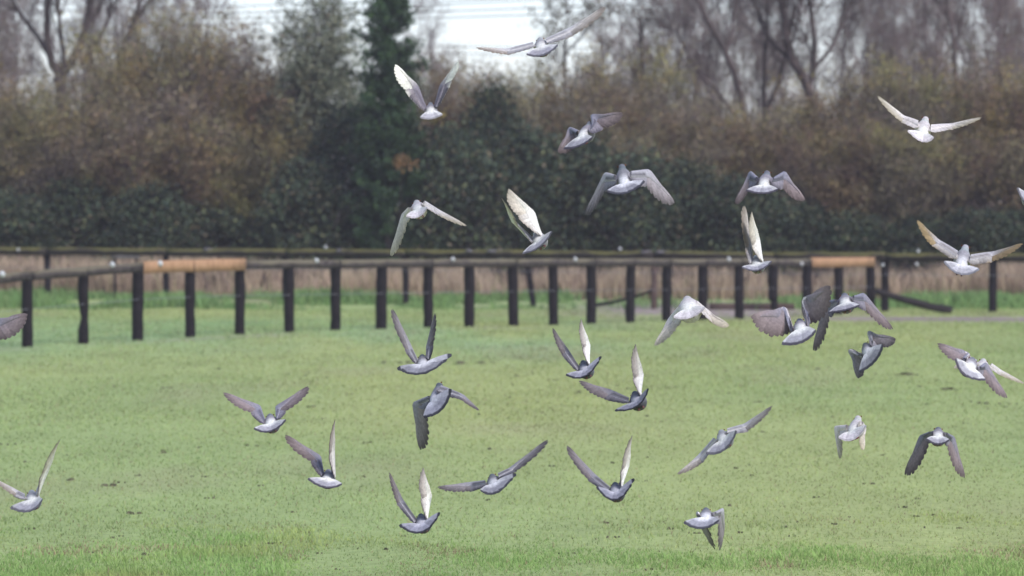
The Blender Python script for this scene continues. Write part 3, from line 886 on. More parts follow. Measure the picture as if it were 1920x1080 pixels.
# --- conifer
def conifer(seed, h, w):
    rng = np.random.default_rng(seed)
    tp, tr = branch_out((0, 0, -0.2), (0, 0, 1), h + 0.2, 0.14, 12, rng, 0.015, 0.1)
    segs, pts, gain = [], [], []
    for q in range(420):
        t = rng.uniform(0.06, 0.985) ** 0.85
        k = t * 12; i = min(int(k), 11)
        p = tp[i] * (1 - k + i) + tp[i + 1] * (k - i)
        a = rng.uniform(0, 6.28)
        r = w * 0.5 * np.interp(t, [0, 0.25, 0.6, 0.85, 1.0], [1.05, 1.02, 0.95, 0.68, 0.12]) * rng.uniform(0.6, 1.15) * (0.8 + 0.4 * fbm(np.array(a * 1.3), np.array(t * 7), seed, 2))
        d = np.array((math.cos(a), math.sin(a), rng.uniform(0.05, 0.6)))
        e, er = branch_out(p, d, r, 0.018, 4, rng, 0.10, 0.06)
        for x0, x1, ra, rb in zip(e[:-1], e[1:], er[:-1], er[1:]):
            segs.append((x0, x1, ra, rb))
        n = int(50 + 60 * r)
        s = rng.random(n) ** 0.65
        kk = s * 4; ii = np.minimum(kk.astype(int), 3); fr = (kk - ii)[:, None]
        ea = np.array(e)
        pp = ea[ii] * (1 - fr) + ea[ii + 1] * fr + rng.normal(0, 1, (n, 3)) * np.array([0.075, 0.075, 0.06])
        pts.append(pp); gain.append(np.full(n, rng.uniform(0.6, 1.5)))
    pts = np.concatenate(pts); gain = np.concatenate(gain)
    crown = make_crown('crown', segs, pts, 0.10, 0.45, [(0.032, 0.068, 0.028), (0.048, 0.090, 0.034), (0.020, 0.042, 0.026), (0.072, 0.125, 0.042)], (4, 3, 3, 1.2), (0.05, 0.04, 0.03), rng, 0.0, 0.4)
    at = crown.color_attributes['tint']
    buf = np.empty(len(crown.vertices) * 4, np.float32); at.data.foreach_get('color', buf); buf = buf.reshape(-1, 4)
    buf[len(segs) * 6:, :3] *= np.repeat(gain, 4)[:, None]
    at.data.foreach_set('color', buf.ravel())
    tm = segs_mesh('trunk', [(a, b, r, s) for a, b, r, s in zip(tp[:-1], tp[1:], tr[:-1], tr[1:])], 7, BARK, rng)
    tm.materials.append(M['twig'])
    return tm, crown
t, c = conifer(401, Zp(-45, 97.6), 2.15)
plant('conifer', t, c, (X(731, 97.6), 97.6, 0), 'tall narrow dark green conifer standing out of the hedge', 'tree')

# --- bare trees drawn along their visible limbs, twigs grown from them
def limb_px(pts, depth, r_px, base, dz=None):
    sc = FPX / depth
    out, rr = [], []
    for i, (a, b) in enumerate(pts):
        out.append(P(a, b, depth + (dz[i] if dz else 0.0)) - base)
        rr.append(0.5 * (r_px[0] + (r_px[1] - r_px[0]) * i / (len(pts) - 1)) / sc)
    # smooth
    fine, fr = [], []
    for i in range(len(out) - 1):
        for q in range(2):
            fine.append(out[i] * (1 - q / 2) + out[i + 1] * q / 2); fr.append(rr[i] * (1 - q / 2) + rr[i + 1] * q / 2)
    fine.append(out[-1]); fr.append(rr[-1])
    return fine, fr

def bare_tree(name, limbs, depth, base_px, label, seed, levels, twig_col=(0.10, 0.078, 0.075), leaf_pts=0, pal=BROWN):
    rng = np.random.default_rng(seed)
    base = np.array((X(base_px, depth), depth, 0.0))
    starts = [limb_px(p, depth, (r[0] * 1.15, r[1] * 1.15), base, z) for p, r, z in limbs]
    limb, twig, tips = grow(starts, levels, rng)
    pts = tips[rng.integers(0, len(tips), leaf_pts)] + rng.normal(0, 0.1, (leaf_pts, 3)) if leaf_pts else []
    crown = make_crown('crown', twig, pts, 0.08, 0.5, pal, np.ones(len(pal)), twig_col, rng)
    tm = segs_mesh('trunk', limb, 6, (0.082, 0.062, 0.060), rng)
    tm.materials.append(M['twig'])
    return plant(name, tm, crown, base, label, 'tree')

LV = [dict(n=9, len=1.5, spread=(0.3, 0.8), rmax=0.028, segs=5, up=0.09, limb_until=1), dict(n=9, len=0.8, spread=(0.3, 0.9), rmax=0.013, segs=3, up=0.05, rmin=0.006), dict(n=5, len=0.45, spread=(0.3, 0.9), rmax=0.008, segs=2, up=0.02, rmin=0.0055)]
bare_tree('bare_tree', [
    ([(122, 520), (120, 330), (117, 200), (112, 130)], (26, 22), None),
    ([(112, 140), (97, 118), (88, 67), (89, 0), (84, -70), (80, -140)], (15, 8), [0, -0.1, -0.2, -0.3, -0.4, -0.5]),
    ([(104, 125), (72, 70), (45, 35), (20, -5), (0, -60)], (9, 4), [0, .2, .4, .5, .6]),
    ([(116, 140), (132, 118), (150, 88), (160, 55), (169, 5), (175, -90)], (17, 8), [0, 0, .2, .3, .4, .5]),
    ([(122, 140), (118, 90), (112, 45), (108, -30), (106, -110)], (9, 4), [0, -.2, -.4, -.5, -.6]),
    ([(150, 120), (185, 75), (203, 40), (208, -5), (214, -80)], (8, 4), [0, .2, .3, .4, .6])],
    110, 122, 'bare tree forking into several thick upright limbs above the brown thicket', 501, LV)
bare_tree('bare_tree', [
    ([(222, 520), (224, 300), (228, 120), (236, 75), (250, 40), (266, -5), (285, -80)], (11, 5), None),
    ([(246, 50), (262, 25), (292, -15), (310, -60)], (6, 3), [0, .1, .2, .4])],
    111.5, 222, 'slim bare tree slanting up right of the forked bare tree', 502, LV)
bare_tree('bare_tree', [
    ([(1540, 520), (1538, 400), (1536, 293), (1526, 200), (1511, 150), (1485, 114), (1474, 67), (1467, 5), (1460, -70), (1455, -140)], (22, 11), None),
    ([(1516, 165), (1526, 130), (1527, 70), (1519, 0), (1514, -80)], (11, 6), [0, -.1, -.3, -.5, -.6]),
    ([(1488, 118), (1456, 88), (1436, 60), (1424, 20), (1412, -40)], (7, 3), [0, .2, .4, .5, .6]),
    ([(1479, 95), (1492, 60), (1500, 20), (1512, -40)], (6, 3), [0, .2, .4, .6]),
    ([(1524, 130), (1556, 95), (1578, 50), (1596, 0), (1606, -60)], (7, 3), [0, .1, .3, .4, .6])],
    107.5, 1540, 'bare tree with a thick trunk curving up to the left', 503, LV)
bare_tree('bare_tree', [
    ([(1425, 520), (1428, 330), (1436, 210), (1458, 160), (1470, 118), (1478, 70), (1490, 10)], (13, 6), None),
    ([(1434, 215), (1432, 160), (1434, 105), (1440, 50), (1436, -20)], (9, 4), [0, .2, .3, .4, .5])],
    109, 1425, 'bare tree with two close stems behind the thick curved trunk', 504, LV)
bare_tree('bare_tree', [
    ([(1420, 520), (1412, 300), (1390, 185), (1374, 130), (1357, 92), (1326, 40), (1307, -5), (1285, -70)], (14, 7), None),
    ([(1404, 250), (1370, 205), (1345, 172), (1318, 142), (1290, 105), (1270, 60)], (8, 3), [0, .1, .2, .3, .4, .5]),
    ([(1360, 100), (1372, 60), (1378, 10), (1386, -50)], (6, 3), [0, .1, .3, .5])],
    106.5, 1420, 'bare tree whose trunk leans steeply to the left', 505, LV)
bare_tree('bare_tree', [
    ([(1795, 520), (1793, 250), (1790, 120), (1787, 65), (1778, 20), (1768, -40)], (10, 6), None),
    ([(1788, 100), (1800, 50), (1812, 0), (1818, -60)], (6, 3), [0, .1, .2, .3])],
    108, 1795, 'straight bare tree above the pinkish bird', 506, LV)

# slender bare trees further back: two prototypes, many copies
def sapling(seed, h):
    rng = np.random.default_rng(seed)
    starts = []
    for q in range(3):
        starts.append(branch_out((rng.normal(0, .02), rng.normal(0, .02), -0.1), (rng.normal(0, 0.10), rng.normal(0, 0.10), 1), h * rng.uniform(0.8, 1.0), rng.uniform(0.03, 0.05), 9, rng, 0.035, 0.03))
    lv = [dict(n=16, len=1.7, spread=(0.25, 0.65), rmax=0.025, segs=4, up=0.10, limb_until=1, **{'from': 0.3}), dict(n=10, len=0.9, spread=(0.25, 0.8), rmax=0.012, segs=3, up=0.06, rmin=0.0052), dict(n=5, len=0.5, spread=(0.3, 0.8), rmax=0.008, segs=2, up=0.03, rmin=0.004)]
    limb, twig, tips = grow(starts, lv, rng)
    nl = int(len(tips) * 0.4)
    pts = tips[rng.integers(0, len(tips), nl)] + rng.normal(0, 0.08, (nl, 3))
    crown = make_crown('crown', twig, pts, 0.075, 0.5, [(0.22, 0.165, 0.125), (0.21, 0.185, 0.11), (0.18, 0.135, 0.125)], (3, 2, 2), (0.235, 0.170, 0.172), rng)
    tm = segs_mesh('trunk', limb, 5, (0.095, 0.070, 0.068), rng)
    tm.materials.append(M['twig'])
    return tm, crown
SAP = [sapling(601, 10.0), sapling(602, 9.0)]
sap_list = [(-30, 118, 1.0, 'at the edge beyond the forked bare tree'), (40, 124, 1.0, 'left of the forked limbs'), (185, 122, 1.0, 'seen between the forked and the slim bare tree'), (300, 117, 0.95, 'rising behind the domed brown willows'), (390, 124, 0.9, 'faint, behind the domed brown willows'), (460, 128, 0.8, 'faint and low, left of the sky gap'),
            (805, 132, 0.82, 'pinkish, close right of the conifer'), (868, 136, 0.72, 'pinkish and low in the sky gap'), (965, 134, 0.56, 'lowest, under the power lines'), (838, 129, 0.78, 'pinkish, behind the white tipped bird'), (915, 130, 0.58, 'low, right of the white tipped bird'), (5, 130, 1.05, 'palest, far behind the forked limbs'), (130, 131, 1.05, 'faint, straight behind the forked trunk'), (250, 129, 1.0, 'faint, behind the slim slanting tree'), (345, 132, 0.95, 'faint, over the dome of the brown willows'), (1150, 131, 0.9, 'faint, behind the olive brown autumn tree'), (1230, 133, 1.0, 'faint, behind the reddish tree'), (1310, 131, 1.05, 'faint, seen past the leaning trunk'), (1380, 133, 1.05, 'faint, between the leaning and the curved trunk'), (1480, 130, 1.05, 'faint, behind the curved trunk'), (1595, 132, 1.05, 'faint, right of the curved trunk'), (1660, 131, 1.05, 'faint, left of the pinkish bird'), (1715, 133, 1.05, 'faint, above the wing of the pinkish bird'), (1770, 131, 1.05, 'faint, behind the straight bare tree'), (1860, 132, 1.05, 'faint, above the far end of the hedge'), (1915, 131, 1.05, 'faint, at the very end of the hedge'),
            (1180, 120, 0.95, 'behind the reddish autumn tree'), (1268, 122, 1.0, 'left of the leaning trunk'), (1345, 124, 1.0, 'behind the leaning trunk'), (1405, 126, 1.0, 'behind the two close stems'), (1560, 119, 1.05, 'just right of the curved trunk'),
            (1625, 122, 1.0, 'midway between the curved trunk and the straight bare tree'), (1690, 117, 1.0, 'left of the straight bare tree'), (1740, 125, 1.05, 'close to the straight bare tree'), (1835, 118, 1.05, 'right of the straight bare tree'), (1885, 123, 1.0, 'near the edge past the straight bare tree'), (1945, 119, 1.05, 'outermost past the straight bare tree')]
for i, (px, dp, s, wh) in enumerate(sap_list):
    plant('slender_bare_tree', SAP[i % 2][0], SAP[i % 2][1], (X(px, dp), dp, 0), 'slender bare tree with fine twigs ' + wh, 'tree', 'slender bare trees behind the thicket', rg.uniform(0, 6.28), (s, s, s))

# small autumn tufts among the evergreens
for px, py, dp, lab in ((748, 309, 96.9, 'small orange leafed sprig low on the dark hedge right under the conifer'), (784, 218, 97.2, 'small yellow leafed sprig beside the conifer foot')):
    rng_ = np.random.default_rng(px)
    p = P(px, py, dp)
    st, sr = branch_out((0, 0, -p[2]), (0.0, 0.12, 1), p[2] + 0.15, 0.02, 8, rng_, 0.02, 0.05)
    pts = np.array(st[-1]) * 0 + np.array((0, 0, 0.0)) + rng_.normal(0, 1, (130, 3)) * np.array([0.15, 0.12, 0.10])
    pts += np.array(st[-1]) - np.array((0, 0, 0.1))
    rt = empty('autumn_sprig', (p[0], p[1], 0)); tag(rt, lab, 'sprig')
    sh = np.array((0, 0, p[2]))
    segs = [(a + sh, b + sh, r, s) for a, b, r, s in zip(st[:-1], st[1:], sr[:-1], sr[1:])]
    tm = segs_mesh('stem', segs, 4, BARK, rng_)
    link('stem', tm, M['twig'], rt)
    oc = [(0.30, 0.17, 0.07), (0.24, 0.14, 0.07)] if px < 760 else [(0.30, 0.24, 0.06), (0.24, 0.18, 0.06)]
    link('leaves', make_crown('leaves', [], pts + sh, 0.10, 0.6, oc, (1, 1), BARK, rng_), M['leaf'], rt)

# ------------------------------------------------------------------ power lines with their poles beyond the frame
def wires(depth_l, depth_r, lines, r, label):
    pl, pr = -900.0, 2900.0
    root = empty('power_line', (X(pl, depth_l), depth_l, 0)); B = np.array(root.location)
    tag(root, label, 'power line')
    ends = []
    for (xa, ya, xb, yb) in lines:
        sl = (yb - ya) / (xb - xa)
        mid_y = ya + sl * (960 - xa)
        A = P(pl, mid_y + sl * (pl - 960), depth_l); Z = P(pr, mid_y + sl * (pr - 960), depth_r)
        sag = 0.35
        t = np.linspace(0, 1, 41)
        pts = A[None] * (1 - t)[:, None] + Z[None] * t[:, None]
        pts[:, 2] += sag * (1 - 4 * t * (1 - t)) 
        v, f = polyline_tube(pts - B, r, 4)
        link('cable', mesh_np('cable', v, f), M['cable'], root)
        ends.append((pts[0], pts[-1]))
    for k in (0, 1):
        top = max(e[k][2] for e in ends) + 0.3
        c0 = ends[0][k]
        v, f = tubes([np.array((c0[0], c0[1] + 0.12, -0.5)) - B], [np.array((c0[0], c0[1] + 0.12, top)) - B], [0.16], [0.11], 8)
        link('pole', mesh_np('pole', v, f), M['log'], root)
wires(150, 146, [(520, 23, 790, 10), (520, 33, 790, 23), (520, 43, 790, 34.5), (760, 2, 1000, -6)], 0.019, 'thin dark power cables crossing the sky gap beside the conifer')
wires(165, 165, [(1390, 94, 1470, 95), (1390, 107, 1470, 108)], 0.016, 'pair of lower power cables seen through the leaning bare trunks')

# ------------------------------------------------------------------ birds
PAL = {
    'grey':  dict(body=(0.231, 0.227, 0.265), rump=(0.749, 0.749, 0.821), head=(0.16, 0.17, 0.21), cov=(0.36, 0.355, 0.41), sec=(0.25, 0.24, 0.28), prim=(0.26, 0.235, 0.255), tip=(0.075, 0.065, 0.070), bar=(0.06, 0.055, 0.07), ucov=(0.792, 0.781, 0.814), uprim=(0.624, 0.564, 0.576), tail=(0.274, 0.274, 0.330), band=(0.068, 0.068, 0.088)),
    'dark':  dict(body=(0.185, 0.185, 0.226), rump=(0.483, 0.483, 0.567), head=(0.10, 0.11, 0.14), cov=(0.240, 0.234, 0.282), sec=(0.168, 0.162, 0.198), prim=(0.228, 0.198, 0.216), tip=(0.072, 0.060, 0.066), bar=(0.04, 0.04, 0.05), ucov=(0.770, 0.759, 0.792), uprim=(0.504, 0.444, 0.456), tail=(0.242, 0.242, 0.308), band=(0.041, 0.041, 0.054)),
    'mauve': dict(body=(0.305, 0.287, 0.342), rump=(0.860, 0.860, 0.860), head=(0.20, 0.20, 0.25), cov=(0.240, 0.240, 0.312), sec=(0.264, 0.246, 0.300), prim=(0.258, 0.210, 0.222), tip=(0.102, 0.079, 0.084), bar=(0.07, 0.065, 0.09), ucov=(0.68, 0.65, 0.68), uprim=(0.44, 0.37, 0.38), tail=(0.386, 0.378, 0.444), band=(0.088, 0.081, 0.108)),
    'pale':  dict(body=(0.447, 0.435, 0.477), rump=(0.860, 0.860, 0.860), head=(0.46, 0.46, 0.51), cov=(0.60, 0.585, 0.63), sec=(0.52, 0.50, 0.53), prim=(0.48, 0.43, 0.40), tip=(0.24, 0.20, 0.17), bar=(0.26, 0.25, 0.28), ucov=(0.80, 0.79, 0.80), uprim=(0.66, 0.60, 0.55), tail=(0.403, 0.395, 0.468), band=(0.149, 0.144, 0.176)),
    'white': dict(body=(0.654, 0.617, 0.654), rump=(0.860, 0.860, 0.860), head=(0.62, 0.58, 0.62), cov=(0.70, 0.66, 0.68), sec=(0.66, 0.62, 0.62), prim=(0.60, 0.55, 0.48), tip=(0.42, 0.37, 0.28), bar=(0.6, 0.56, 0.58), ucov=(0.82, 0.80, 0.80), uprim=(0.70, 0.65, 0.58), tail=(0.710, 0.670, 0.720), band=(0.567, 0.529, 0.567)),
    'whitehand': dict(body=(0.308, 0.293, 0.339), rump=(0.860, 0.860, 0.860), head=(0.26, 0.26, 0.30), cov=(0.25, 0.23, 0.29), sec=(0.27, 0.24, 0.28), prim=(0.88, 0.87, 0.82), tip=(0.84, 0.83, 0.78), bar=(0.12, 0.11, 0.14), ucov=(0.60, 0.58, 0.62), uprim=(0.88, 0.87, 0.82), tail=(0.499, 0.491, 0.549), band=(0.324, 0.311, 0.338)),
    'brown': dict(body=(0.354, 0.347, 0.400), rump=(0.797, 0.797, 0.860), head=(0.44, 0.44, 0.50), cov=(0.46, 0.45, 0.50), sec=(0.44, 0.42, 0.42), prim=(0.34, 0.255, 0.15), tip=(0.27, 0.20, 0.12), bar=(0.20, 0.18, 0.18), ucov=(0.62, 0.60, 0.60), uprim=(0.42, 0.33, 0.21), tail=(0.451, 0.447, 0.508), band=(0.243, 0.243, 0.284)),
}
def unit(v):
    return v / max(np.linalg.norm(v), 1e-9)

def lerp(a, b, t):
    return np.asarray(a, float) * (1 - t) + np.asarray(b, float) * t

def with_depth(anchor3, px, py, depth, length, sign, min_frac=0.0):
    """3D point at a pixel whose distance from anchor3 is about `length` (sign: +1 away from, -1 towards the camera)."""
    p = P(px, py, depth)
    flat = math.hypot(p[0] - anchor3[0], p[2] - anchor3[2])
    dz = math.sqrt(max(length * length - flat * flat, (min_frac * length) ** 2))
    y = anchor3[1] + sign * dz
    return P(px, py, y)

def feather(Q, base, d, n, length, width, root_c, mid_c, tip_c, uroot, umid, utip, rng, side, band=False):
    """A vane with an upper and a lower face; side = across direction."""
    if band:
        ts = np.array([0.0, 0.22, 0.5, 0.80, 0.87, 1.0]); ws = np.array([0.45, 0.8, 0.95, 1.0, 0.98, 0.5]) * width * 0.5
        camber = np.array([0.0, 0.015, 0.02, 0.01, 0.005, 0.0]) * length
    else:
        ts = np.array([0.0, 0.3, 0.62, 0.86, 1.0]); ws = np.array([0.45, 0.9, 1.0, 0.92, 0.42]) * width * 0.5
        camber = np.array([0.0, 0.03, 0.035, 0.02, 0.0]) * length
    shade = rng.uniform(0.86, 1.14)
    spine = base[None] + d[None] * (ts * length)[:, None] + n[None] * camber[:, None]
    top, bot, ct, cb = [], [], [], []
    for i, t in enumerate(ts):
        th = 0.0011
        top.append([spine[i] - side * ws[i] + n * th * 0.3, spine[i] + n * th, spine[i] + side * ws[i] + n * th * 0.3])
        bot.append([spine[i] - side * ws[i] - n * th * 0.3, spine[i] - n * th, spine[i] + side * ws[i] - n * th * 0.3])
        if band:
            k = min(max((t - 0.15) / 0.3, 0.0), 1.0); kk = min(1.0, max((t - 0.80) / 0.06, 0.0))
        else:
            k = min(t / 0.6, 1.0); kk = max((t - 0.6) / 0.4, 0.0)
        a = lerp(lerp(root_c, mid_c, k), tip_c, kk) * shade
        b = lerp(lerp(uroot, umid, k), utip, kk) * shade
        ct.append([a] * 3); cb.append([b] * 3)
    Q.grid(top, ct, smooth=False); Q.grid(bot, cb, smooth=False, flip=True)

def wing(Q, Sh, Wr, Tp, Ed, dorsal_sign, pal, rng, f, inner_c):
    e_arm = unit(Wr - Sh); e_hand = unit(Tp - Wr)
    cvec = Ed - Wr; Lc = np.linalg.norm(cvec); c = unit(cvec)
    n_arm = unit(np.cross(e_arm, c)) * dorsal_sign
    n_hand = unit(np.cross(e_hand, c)) * dorsal_sign
    if n_arm.dot(n_hand) < -0.6:
        n_hand = -n_hand
    c_in = unit(inner_c)
    arm_len = np.linalg.norm(Wr - Sh); hand_len = np.linalg.norm(Tp - Wr)
    # leading edge with a slight forward bulge
    # secondaries and tertials
    NS = 11
    for i in range(NS):
        t = (i + 0.3) / NS
        base = lerp(Sh, Wr, t)
        d = unit(lerp(c_in, c, min(1.0, t * 1.25)))
        L = lerp(Lc * 0.92, Lc * 1.0, t) * rng.uniform(0.97, 1.02) if i > 1 else Lc * (0.62 + 0.2 * i)
        n = n_arm
        side = unit(np.cross(n, d))
        bn = base + n * (0.0016 * (i % 2)) - n * 0.002
        mid = pal['cov'] if i % 1 else pal['sec']
        feather(Q, bn + d * 0.01, d, n, float(L), arm_len / NS * 2.3, pal['cov'], pal['sec'], pal['bar'] if i < 8 else lerp(pal['sec'], pal['tip'], 0.6), pal['ucov'], lerp(pal['ucov'], pal['uprim'], 0.5), lerp(pal['uprim'], pal['tip'], 0.35), rng, side)
    # primaries fan from the chord to the tip
    NP = 10
    ang0 = math.acos(max(-1, min(1, c.dot(e_hand))))
    for j in range(NP):
        t = j / (NP - 1)
        base = lerp(Wr, lerp(Wr, Tp, 0.34), t ** 0.9)
        k = t ** 1.15
        ang = math.acos(max(-1, min(1, c.dot(unit(Tp - base)))))
        s = math.sin(ang) if ang > 1e-3 else 1.0
        d = unit((math.sin((1 - k) * ang) * c + math.sin(k * ang) * unit(Tp - base)) / s)
        L = lerp(Lc * 1.02, np.linalg.norm(Tp - base), t ** 1.15) * (1.0 if j == NP - 1 else rng.uniform(0.97, 1.01)) * (1.0 + 0.14 * math.sin(t * math.pi))
        n = n_hand
        n = unit(n - d * n.dot(d))
        side = unit(np.cross(n, d))
        bn = base - n * 0.002 + n * 0.0016 * (j % 2)
        feather(Q, bn, d, n, float(L), max(0.026 - 0.006 * t, min(0.075, 1.9 * ang0 * float(L) / NP)), lerp(pal['cov'], pal['prim'], 0.6), pal['prim'], lerp(pal['prim'], pal['tip'], 0.85), lerp(pal['ucov'], pal['uprim'], 0.35), pal['uprim'], lerp(pal['uprim'], pal['tip'], 0.55), rng, side)
    # covert blanket: a thick, smooth leading part over arm and hand
    rows_t, rows_b, ct, cb = [], [], [], []
    K = 13
    for i in range(K):
        t = i / (K - 1)
        if t < 0.55:
            q = t / 0.55
            le = lerp(Sh, Wr, q); cd = unit(lerp(c_in, c, min(1.0, q * 1.25))); n = n_arm; ch = lerp(0.60, 0.56, q) * Lc; th = lerp(0.016, 0.011, q)
        else:
            q = (t - 0.55) / 0.45
            le = lerp(Wr, Tp, q * 0.72); cd = unit(lerp(c, unit(lerp(c, e_hand, 0.62)), q)); n = unit(lerp(n_arm, n_hand, min(1, q * 2))); ch = lerp(0.54, 0.16, q) * Lc; th = lerp(0.011, 0.003, q)
        # round the wrist and the elbow
        le = le - cd * 0.012 * math.sin(t * math.pi) + n * 0.004
        us = np.array([0.0, 0.12, 0.35, 0.7, 1.0])
        prof = np.array([0.0, 0.75, 1.0, 0.6, 0.10])
        rt, rb, a, b = [], [], [], []
        for u, pf in zip(us, prof):
            rt.append(le + cd * ch * u + n * (th * pf * 0.75 + 0.002)); rb.append(le + cd * ch * u - n * (th * pf * 0.45 + 0.002))
            hand = max(0.0, (t - 0.5) / 0.5)
            top_c = lerp(pal['cov'], pal['prim'], min(1, hand * 1.6) * (1.0 if pal is PAL['whitehand'] else 0.7))
            if t < 0.5 and 0.6 < u < 0.8:
                top_c = lerp(top_c, pal['bar'], 0.75)
            a.append(lerp(top_c, np.array(top_c) * 1.12, 1 - u)); b.append(lerp(pal['ucov'], pal['uprim'], min(1, hand * (1.2 if pal is PAL['whitehand'] else 0.6))))
        rows_t.append(rt); rows_b.append(rb[::-1]); ct.append(a); cb.append(b[::-1])
    full = [rt + rb for rt, rb in zip(rows_t, rows_b)]
    cols = [x_ + y_ for x_, y_ in zip(ct, cb)]
    Q.grid(full, cols, closed=True, smooth=True)

BIRDS = []
def bird(label, depth, kind, rump, tail, left, right, head=None, gain=1.0, bulk=0.86):
    """rump (px,py); tail ((L),(mid),(R)); left/right: (wrist, tip, trailing edge at wrist, arm sign, hand sign, edge sign)."""
    rng = random.Random(hash(label) % 9973 if False else sum(map(ord, label)))
    pal = {k: np.array(v) * gain * np.array((1.03, 1.01, 0.955)) for k, v in PAL[kind].items()}
    if kind == 'whitehand':
        PAL['whitehand'].update({}); 
    sc = FPX / depth
    rump = (rump[0] * 0.72 + tail[1][0] * 0.28, rump[1] * 0.72 + tail[1][1] * 0.28)
    R = P(rump[0], rump[1], depth)
    # forward axis: mostly away from the camera
    hx, hy = head if head else (rump[0], rump[1] - 9)
    H = with_depth(R, hx, hy, depth, 0.19, +1)
    f = unit(H - R)
    (lx, ly), (mx, my), (rx, ry) = tail
    acr = np.array(((rx - lx), 0.0, -(ry - ly))); acr = unit(acr)
    r = unit(acr - f * acr.dot(f))
    u = np.cross(r, f)
    Q = Quads()
    # body
    prof = [(-0.026, 0.0005, 0.0005, 0.002), (-0.022, 0.015, 0.008, 0.000), (-0.01, 0.026, 0.019, -0.003), (0.01, 0.036, 0.031, -0.006), (0.045, 0.045, 0.043, -0.010), (0.085, 0.050, 0.050, -0.012), (0.120, 0.047, 0.048, -0.008),
            (0.145, 0.036, 0.038, 0.002), (0.165, 0.026, 0.028, 0.010), (0.183, 0.0215, 0.0235, 0.017), (0.200, 0.0205, 0.0225, 0.020), (0.214, 0.015, 0.016, 0.018), (0.222, 0.004, 0.004, 0.015)]
    rows, cols = [], []
    for s, w, h, up in prof:
        row, cr = [], []
        for q in range(12):
            a = q * 2 * math.pi / 12
            off = (r * math.cos(a) * w + u * (math.sin(a) * h + up)) * bulk
            row.append(R + f * s + off)
            topness = max(0.0, math.sin(a))
            base_c = pal['body']
            if s < 0.05:
                base_c = lerp(pal['body'], pal['rump'], topness * (1.0 if s < 0.03 else 0.55))
                if math.sin(a) < -0.2:
                    base_c = lerp(pal['body'], pal['band'], 0.6)
            if s > 0.14:
                base_c = lerp(pal['body'], pal['head'], min(1, (s - 0.13) / 0.03))
                if 0.14 < s < 0.18:
                    base_c = np.array(base_c) * np.array((0.92, 1.03, 0.98))
            cr.append(base_c)
        rows.append(row); cols.append(cr)
    Q.grid(rows, cols, closed=True, smooth=True)
    # tail fan of twelve vanes
    tl = 0.120
    Lp = with_depth(R, lx, ly, depth, tl, -1, 0.2); Mp = with_depth(R, mx, my, depth, tl * 1.0, -1, 0.3); Rp = with_depth(R, rx, ry, depth, tl, -1, 0.2)
    NT = 12
    for i in range(NT):
        t = i / (NT - 1)
        ctrl = 2 * Mp - 0.5 * (Lp + Rp)
        tip = (1 - t) ** 2 * Lp + 2 * t * (1 - t) * ctrl + t * t * Rp
        base = R - f * 0.010 + r * (t - 0.5) * 0.03 + u * 0.010
        d = unit(tip - base); L = np.linalg.norm(tip - base)
        tang = unit(2 * (1 - t) * (ctrl - Lp) + 2 * t * (Rp - ctrl))
        side = unit(tang - d * tang.dot(d))
        n = unit(np.cross(d, side));
        if n.dot(u) < 0:
            n = -n
        wd = np.linalg.norm(Rp - Lp) / NT * 1.75 + 0.012
        edge = 0.0 if 0 < i < NT - 1 else 0.35
        feather(Q, base + n * 0.0014 * (i % 2), d, n, float(L), wd, pal['rump'], lerp(pal['tail'], pal['rump'], edge), pal['band'], pal['tail'], np.array(pal['tail']) * 0.9, np.array(pal['band']) * 1.1, rng, side, True)
    # wings
    for side, spec in ((-1, left), (1, right)):
        (wx, wy), (tx, ty), (ex, ey) = spec[:3]
        s_arm, s_hand, s_edge = spec[3] if len(spec) > 3 else (1, -1, -1)
        Sh = R + f * 0.105 + r * side * 0.034 + u * 0.020
        Wr = with_depth(Sh, wx, wy, depth, 0.135, s_arm)
        Tp = with_depth(Wr, tx, ty, depth, 0.205, s_hand)
        Ed = with_depth(Wr, ex, ey, depth, 0.118, s_edge)
        inner = -f + (Ed - Wr) / 0.118 * 0.25
        wing(Q, Sh, Wr, Tp, Ed, -1 if side > 0 else 1, pal, rng, f, inner)
    me = Quads.mesh(Q, 'pigeon')
    v = np.empty(len(me.vertices) * 3, np.float32); me.vertices.foreach_get('co', v)
    v = v.reshape(-1, 3) - R.astype(np.float32); me.vertices.foreach_set('co', v.ravel()); me.update()
    o = link('pigeon', me, M['feather'], None, R)
    tag(o, label, 'bird', 'pigeons flying up from the paddock')
    # beak, eyes, tucked feet
    hc = f * 0.200 + u * 0.020
    def cone(p0, p1, r0, r1, sides=6):
        a, b = tubes([p0], [p1], [r0], [r1], sides)
        return mesh_np('bit', a, b, smooth=True)
    link('beak', cone(hc + f * 0.018 - u * 0.003, hc + f * 0.040 - u * 0.007, 0.0055, 0.0012), M['beak'], o)
    for sd in (-1, 1):
        link('eye', cone(hc + r * sd * 0.0175 + u * 0.004 + f * 0.004, hc + r * sd * 0.0225 + u * 0.004 + f * 0.004, 0.0045, 0.0030), M['eye'], o)
        link('foot', cone(f * 0.01 + r * sd * 0.012 - u * 0.034, -f * 0.050 + r * sd * 0.012 - u * 0.026, 0.0075, 0.0035), M['foot'], o)
    return o

